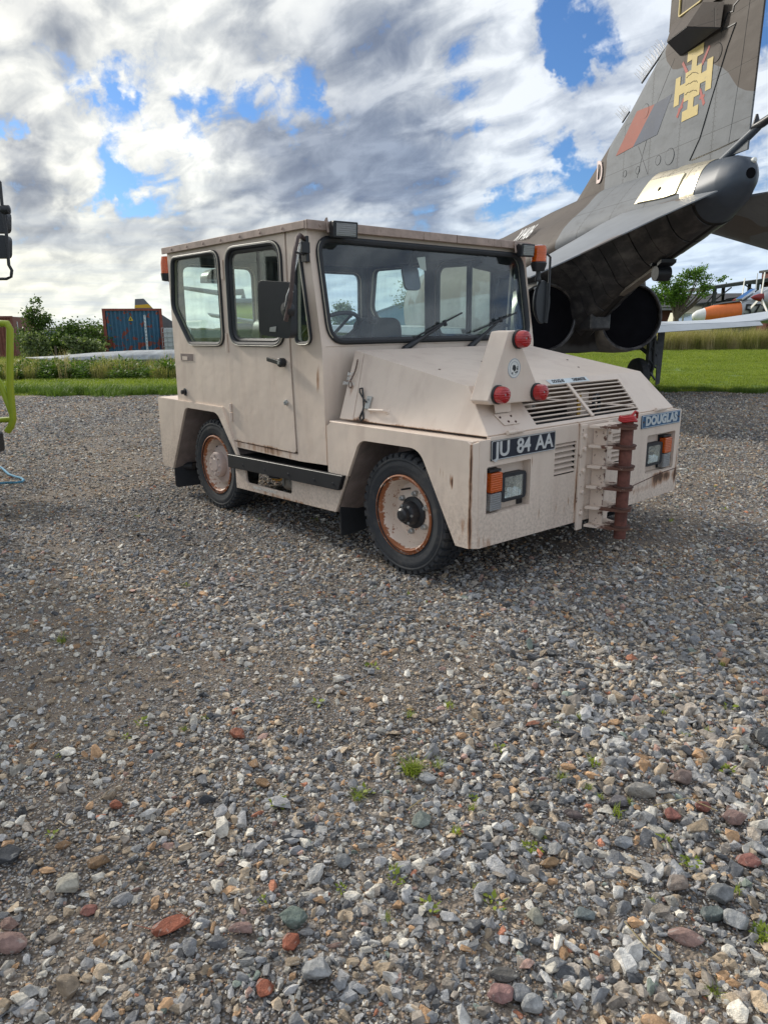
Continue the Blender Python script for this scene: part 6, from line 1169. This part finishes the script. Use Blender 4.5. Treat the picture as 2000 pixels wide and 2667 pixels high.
# --- right background: trainer with orange nose
m_silver2 = mat('silver_grey_aircraft', (.40, .42, .44), .4, .35, var=.08, vscale=2); m_or = mat('dayglo_orange', (.72, .17, .03), .5, var=.1, vscale=5); m_wn = mat('white_nose', (.75, .75, .73), .4); m_ad = mat('antiglare_black', (.05, .052, .055), .6)
hd = math.radians(175); TR_ = thing('trainer_aircraft', 'silver twin engine trainer with orange nose band and large 573', 'aircraft', (19.75, 46.2, 0), hd)
# local x = forward, y = left ; nose at x=+0, body runs to -x
def bsec(x, w_, zb, zt, n_=20): return [(x, w_ * math.cos(a), (zb + zt) / 2 + (zt - zb) / 2 * math.sin(a)) for a in np.linspace(0, 2 * PI, n_ + 1)[:-1]]
NS = [(.72, .02, 1.86, 1.91), (.66, .15, 1.72, 2.05), (.45, .32, 1.58, 2.22), (.03, .46, 1.50, 2.36), (-.5, .56, 1.46, 2.52), (-1.2, .66, 1.44, 2.66), (-1.98, .72, 1.43, 2.74)]
M().loft([bsec(*s_) for s_ in NS[:4]]).build('nose_cone', m_wn, TR_, sharp=50)
M().loft([bsec(*s_) for s_ in NS[3:]]).build('orange_nose_band', m_or, TR_, sharp=50)
M().loft([bsec(*s_) for s_ in ((-1.98, .725, 1.42, 2.75), (-2.6, .76, 1.42, 3.05), (-3.3, .78, 1.42, 3.52), (-4.4, .80, 1.42, 3.65), (-7, .82, 1.45, 3.6), (-10, .6, 1.7, 3.3), (-13, .2, 2.2, 3.0))]).build('fuselage', m_silver2, TR_, sharp=50)
M().loft([[(x, w_ * math.cos(a), zt - .03 + .07 * math.sin(a)) for a in np.linspace(0, PI, 9)] for x, w_, zt in ((-.5, .05, 2.53), (-1.0, .34, 2.64), (-1.96, .44, 2.75))]).build('antiglare_panel', m_ad, TR_, sharp=50)
for s in (1, -1):
    M().plate([(-2.15, s * .70, 2.80), (-3.0, s * .74, 2.80), (-3.0, s * .60, 3.36), (-2.85, s * .58, 3.34)], [], (0, s * .05, 0)).build('cockpit_window', m_mirror, TR_, .01)
M().plate([(-2.0, .50, 2.78), (-2.0, -.50, 2.78), (-2.8, -.42, 3.36), (-2.8, .42, 3.36)], [], (.06, 0, .10)).build('cockpit_windscreen', m_mirror, TR_, .01)
q = lambda p, x0, s=1.0: Vector((x0 - p.x, .815, 2.25 + p.y))
put('fuselage_number', text_mesh('573', .98, lambda p: Vector((-2.74 - p.x, .80 + p.z, 2.16 + p.y)), .01, .01, .95, sx=1.0), TR_).data.materials.append(m_black)
def tw(s):
    secs = []
    for y, x0, x1, th, z in ((.6, -4.6, -8.2, .30, 1.62), (5, -5.0, -7.6, .20, 1.60), (10.5, -5.6, -7.0, .06, 1.62)):
        c = x0 - x1; secs.append([(x0, y * s, z), (x0 - .3 * c, y * s, z + th), (x1, y * s, z + .01), (x1, y * s, z - .02), (x0 - .3 * c, y * s, z - th * .7)])
    M().loft(secs).build('wing', m_silver2, TR_, sharp=25)
tw(1); tw(-1)
for s in (1, -1):
    M().loft([bsec(x, w_, zb, zt, 16) for x, w_, zb, zt in ((-3.6, .30, 2.35, 3.05), (-3.8, .46, 2.15, 3.22), (-5.5, .46, 1.9, 3.1), (-7.5, .25, 1.8, 2.4))]).build('engine_nacelle', m_silver2, TR_, sharp=50)
    for ob in (bpy.data.objects[-1],): pass
    nc = [o for o in TR_.children if o.name.startswith('engine_nacelle')][-1]; nc.location = (1.3 if s > 0 else .4, 2.6 * s, .15)
    sp_ = M().lathe([(.24, 0), (.22, .2), (.13, .48), (.02, .66), (0, .67)], (-2.32 if s > 0 else -3.2, 2.6 * s, 2.86), (1, 0, 0), 18).build('propeller_spinner', mat('spinner_red', (.22, .02, .02), .4), TR_)
    for k in range(3):
        a = 1.45 + k * 2.094; d = Vector((0, math.cos(a), math.sin(a))); q = M(); q.obox(Vector((-2.22 if s > 0 else -3.1, 2.6 * s, 2.86)) + d * .75, d, (0, -d.z, d.y), (1, 0, .2), (.62, .075, .015)); b_ = q.build('propeller_blade', m_wn, sp_)
        M().obox(Vector((-3.12, 2.6 * s, 2.75)) + d * 1.0, d, (0, -d.z, d.y), (1, 0, .2), (.12, .08, .018)).build('blade_stripe', m_red, sp_) if False else None
M().tube([(-2.9, 0, 3.4), (-2.9, 0, 4.35)], .03, 6).build('aerial_mast', m_wn, TR_)
for x, y in ((-.9, 0), (-6, 2.6), (-6, -2.6)): M().tube([(x, y, 1.5), (x, y, .3)], .07, 8).lathe([(0, -.09), (.25, -.1), (.32, 0), (.25, .1), (0, .09)], (x, y, .32), (0, 1, 0), 20).build('undercarriage', m_tyre, TR_)['kind'] = 'stuff'
# tree right
tree('hawthorn_tree', 'bushy green tree behind the jet nozzles beside the brick building', 'tree', (23.6, 60.5, 0), [(-1.1, 0, 3.7, 1.0, .9, .9), (.35, 0, 4.1, .9, .9, .9), (1.45, 0, 5.2, .85, .8, .85), (-1.1, 0, 4.9, .7, .7, .6), (2.1, 0, 4.0, .7, .7, .7), (3.1, 0, 4.9, .75, .5, .22), (.3, 0, 3.2, .9, .8, .5), (.5, 0, 5.0, .6, .6, .5)], 6800, .17, m_lf[1], .24, 31, fork=.45)
# brick building
bb_ = thing('brick_building', 'low brown brick building with grey roof behind the green tree', 'building', (29, 74, 0)); m_bk = mat('brown_brick', (.13, .05, .035), .9, var=.3, vscale=14)
M().box((-9, 0, 0), (9, 8, 2.9)).build('wall', m_bk, bb_); M().plate([(-9.4, -.5, 2.9), (9.4, -.5, 2.9), (9.4, 4, 4.3), (-9.4, 4, 4.3)], [], (0, 0, .15)).plate([(-9.4, 4, 4.3), (9.4, 4, 4.3), (9.4, 8.5, 2.9), (-9.4, 8.5, 2.9)], [], (0, 0, .15)).build('roof', mat('dark_slate_roof', (.07, .068, .07), .8, var=.2), bb_)['kind'] = 'stuff'
M().box((-9.5, -.55, 2.75), (9.5, -.45, 2.93)).build('gutter', m_steel, bb_)
for x in (-4.6, -2.9, 0, 2.1, 4.5):
    wf = M().box((x, -.06, .9), (x + 1.1, -.01, 2.4)).build('window', m_wn, bb_); M().box((x + .08, -.07, .98), (x + .50, -.061, 2.32)).build('pane', m_shed, wf); M().box((x + .60, -.07, .98), (x + 1.02, -.061, 2.32)).build('pane', m_shed, wf)
# white tractor cab vehicle
lv = thing('old_tractor', 'cream tractor with glazed cab parked in front of the brick building', 'tractor', (25.0, 62.5, 0), 0); m_cr = mat('cream_paint', (.55, .53, .42), .5)
M().loft([[(x, y, z) for x, z in ((-1.0 + k, .95), (1.0 - k, .95), (.85 - k, 2.35), (-.6 + k, 2.35))] for y, k in ((0, 0), (1.3, 0))]).build('cab', m_cr, lv, .04)
M().plate([(-.78, -.01, 1.25), (-.1, -.01, 1.25), (-.1, -.01, 2.2), (-.5, -.01, 2.2)], [], (0, -.02, 0)).build('cab_glass', m_mirror, lv); M().plate([(.05, -.01, 1.25), (.8, -.01, 1.25), (.72, -.01, 2.2), (.05, -.01, 2.2)], [], (0, -.02, 0)).build('cab_glass', m_mirror, lv)
M().box((1.0, .2, .8), (2.6, 1.1, 1.35)).build('bonnet', m_cr, lv, .05); M().lathe([(0, 0), (.07, 0), (.07, .2), (0, .22)], (-.7, .3, 2.35), (0, 0, 1), 10).build('beacon', m_red, lv)
for x, r in ((-.9, .62), (2.0, .42)):
    for y in (-.1, 1.35): M().lathe([(.1, -.13), (r * .75, -.15), (r, -.1), (r, .1), (r * .75, .15), (.1, .13)], (x, y, r), (0, 1, 0), 24).build('wheel', m_tyre, lv)
# open dark hangar frame with an old fuselage
hf = thing('open_shelter', 'dark open sided shelter roof on posts behind the orange nosed trainer', 'shelter', (33.0, 64, 0)); m_df = mat('dark_weathered_steel', (.045, .048, .045), .8, var=.3)
M().plate([(-6.2, 0, 4.35), (1.0, 0, 5.3), (6, 0, 5.1), (6, 0, 4.8), (1.0, 0, 5.0), (-6.2, 0, 4.1)], [], (0, 7, 0)).build('roof', m_df, hf)
for x, h in ((-4.8, 4.3), (-1.2, 4.8), (1.2, 5.0), (3.2, 4.9), (5, 4.9)):
    for y in (.2, 6.6): M().box((x - .13, y, 0), (x + .13, y + .2, h)).build('post', m_df, hf)
for a, b in (((-7.8, 0), (-4.8, 3.9)), ((-6.6, 0), (-4.6, 4.0)), ((-4.8, 3.3), (-3.4, 4.4)), ((-1.2, 4.0), (-2.3, 4.6)), ((-.9, 4.6), (.8, 3.2)), ((1.2, 4.4), (3.2, 3.4))): M().tube([(a[0], .3, a[1]), (b[0], .3, b[1])], .06, 5).build('brace', m_df, hf)
M().box((1.3, .5, 3.0), (2.9, .8, 4.4)).build('blue_sheet', mat('tarpaulin_blue', (.03, .06, .28), .6), hf)
of = thing('old_fuselage', 'dark weathered round fuselage section under the open shelter', 'aircraft fuselage', (30.4, 65, 0)); m_of = mat('weathered_olive_skin', (.10, .105, .08), .7, var=.4, vscale=5)
M().loft([[(w_ * math.cos(a) - k * .25, k, 1.2 + h_ * math.sin(a)) for a in np.linspace(0, 2 * PI, 25)[:-1]] for k, w_, h_ in ((0, 2.0, 2.1), (1.2, 2.05, 2.2), (4.5, 1.9, 2.1))]).build('skin', m_of, of, sharp=60)
M().loft([[(1.65 * math.cos(a), -.02 - k, 1.9 + (.75 if math.sin(a) > 0 else .9) * math.sin(a)) for a in np.linspace(0, 2 * PI, 25)[:-1]] for k in (0, .01)]).build('opening', m_void, of)
M().loft([[(1.4 + .9 * math.cos(a), k, 2.95 + .75 * math.sin(a)) for a in np.linspace(0, PI, 13)] for k in (1, 4)]).build('rear_hump', m_of, of)
dd = thing('brown_hut', 'small dark brown hut roof at the right edge above the shelter', 'hut', (36.5, 66, 0)); M().box((-1.6, 0, 0), (3, 4, 5.9)).build('wall', m_bk, dd); M().box((-1.8, -.2, 5.9), (3.2, 4.2, 6.1)).build('roof', m_df, dd)
# --- left foreground vehicle: tube frame and mirror arm of a lime truck
V = thing('lime_truck', 'lime green truck at the left edge with tube bull bar and black mirror arm', 'truck', (0, 0, 0)); YV = 6.5
fr = M(); pts = [P3(-120, 846, YV + .5), P3(5, 843, YV), P3(20, 843, YV), P3(27, 856, YV), P3(27, 1000, YV), P3(34, 1078, YV), P3(35, 1092, YV), P3(30, 1110, YV), P3(20, 1124, YV)]
M().tube([tuple(p) for p in pts], .030, 14).build('bull_bar_tube', m_lime, V); M().tube([P3(-60, 900, YV), P3(2, 1000, YV), P3(34, 1082, YV)], .026, 14).build('diagonal_tube', m_lime, V)
M().tube([P3(-160, 1094, YV + .5), P3(-20, 1096, YV), P3(32, 1092, YV)], .024, 12).build('lower_tube', m_lime, V)
M().tube([P3(-20, 452, YV - .2), P3(1, 475, YV - .2), P3(7, 540, YV - .2), P3(17, 600, YV - .2), P3(24, 690, YV - .2), P3(32, 704, YV - .2), P3(30, 720, YV - .2), P3(18, 726, YV - .2), P3(-60, 727, YV - .2)], .013, 10).build('mirror_arm', m_bmet, V)
def pxbox(x0, y0, x1, y1, Y, d, m, nm, par, bev=.02):
    a, b, c, e = at(x0, y0, Y), at(x1, y0, Y), at(x1, y1, Y), at(x0, y1, Y); return M().plate(rpoly([a, b, c, e], .04, 4), [], (0, d, 0)).build(nm, m, par, bev)
pxbox(-50, 548, 19, 606, YV - .15, .08, m_black, 'mirror_head', V); pxbox(-40, 612, 21, 672, YV - .15, .08, m_black, 'lower_mirror_head', V, .03)
M().lathe([(0, -.04), (.035, -.03), (.035, .03), (0, .04)], at(15, 546, YV - .2), (1, 0, 0), 12).build('mirror_clamp', m_black, V)
M().box((-6.2, 3.9, .75), (-4.1, 6.2, 1.45)).build('truck_body', m_lime, V, .05); M().box((-6.1, 3.95, 1.45), (-4.2, 6.1, 2.2)).build('truck_windscreen', m_black, V)
M().box((-6.2, 6.25, .50), (-3.50, 6.6, .72)).build('truck_bumper', m_steel, V, .03); M().box((-3.62, 6.3, .36), (-3.42, 6.55, .55)).build('black_step', m_black, V, .03)
for x in (-5.9, -4.2):
    for y in (4.4, 5.7): M().lathe([(0, -.13), (.3, -.15), (.45, -.1), (.45, .1), (.3, .15), (0, .13)], (x, y, .45), (1, 0, 0), 28).build('wheel', m_tyre, V)
M().box((-3.75, 4.95, 0), (-2.965, 5.25, .30)).build('hose_box', mat('dark_green_crate', (.05, .10, .02), .7), None, .01, label='dark green crate at the left edge beside the blue rope', category='crate')
q = M(); rp = [gnd(-40, 1212, .02), gnd(5, 1218, .03), gnd(14, 1226, .02), gnd(24, 1235, .02), gnd(40, 1241, .02), gnd(56, 1245, .02), gnd(63, 1250, .02), gnd(58, 1255, .02), gnd(40, 1257, .02), gnd(15, 1257, .02), gnd(-30, 1262, .02)]
q.tube(rp, .011, 7).build('blue_rope', mat('pale_blue_rope', (.08, .26, .40), .8, var=.35, vscale=60), None, label='thin blue rope looped on the gravel at the left edge', category='rope')
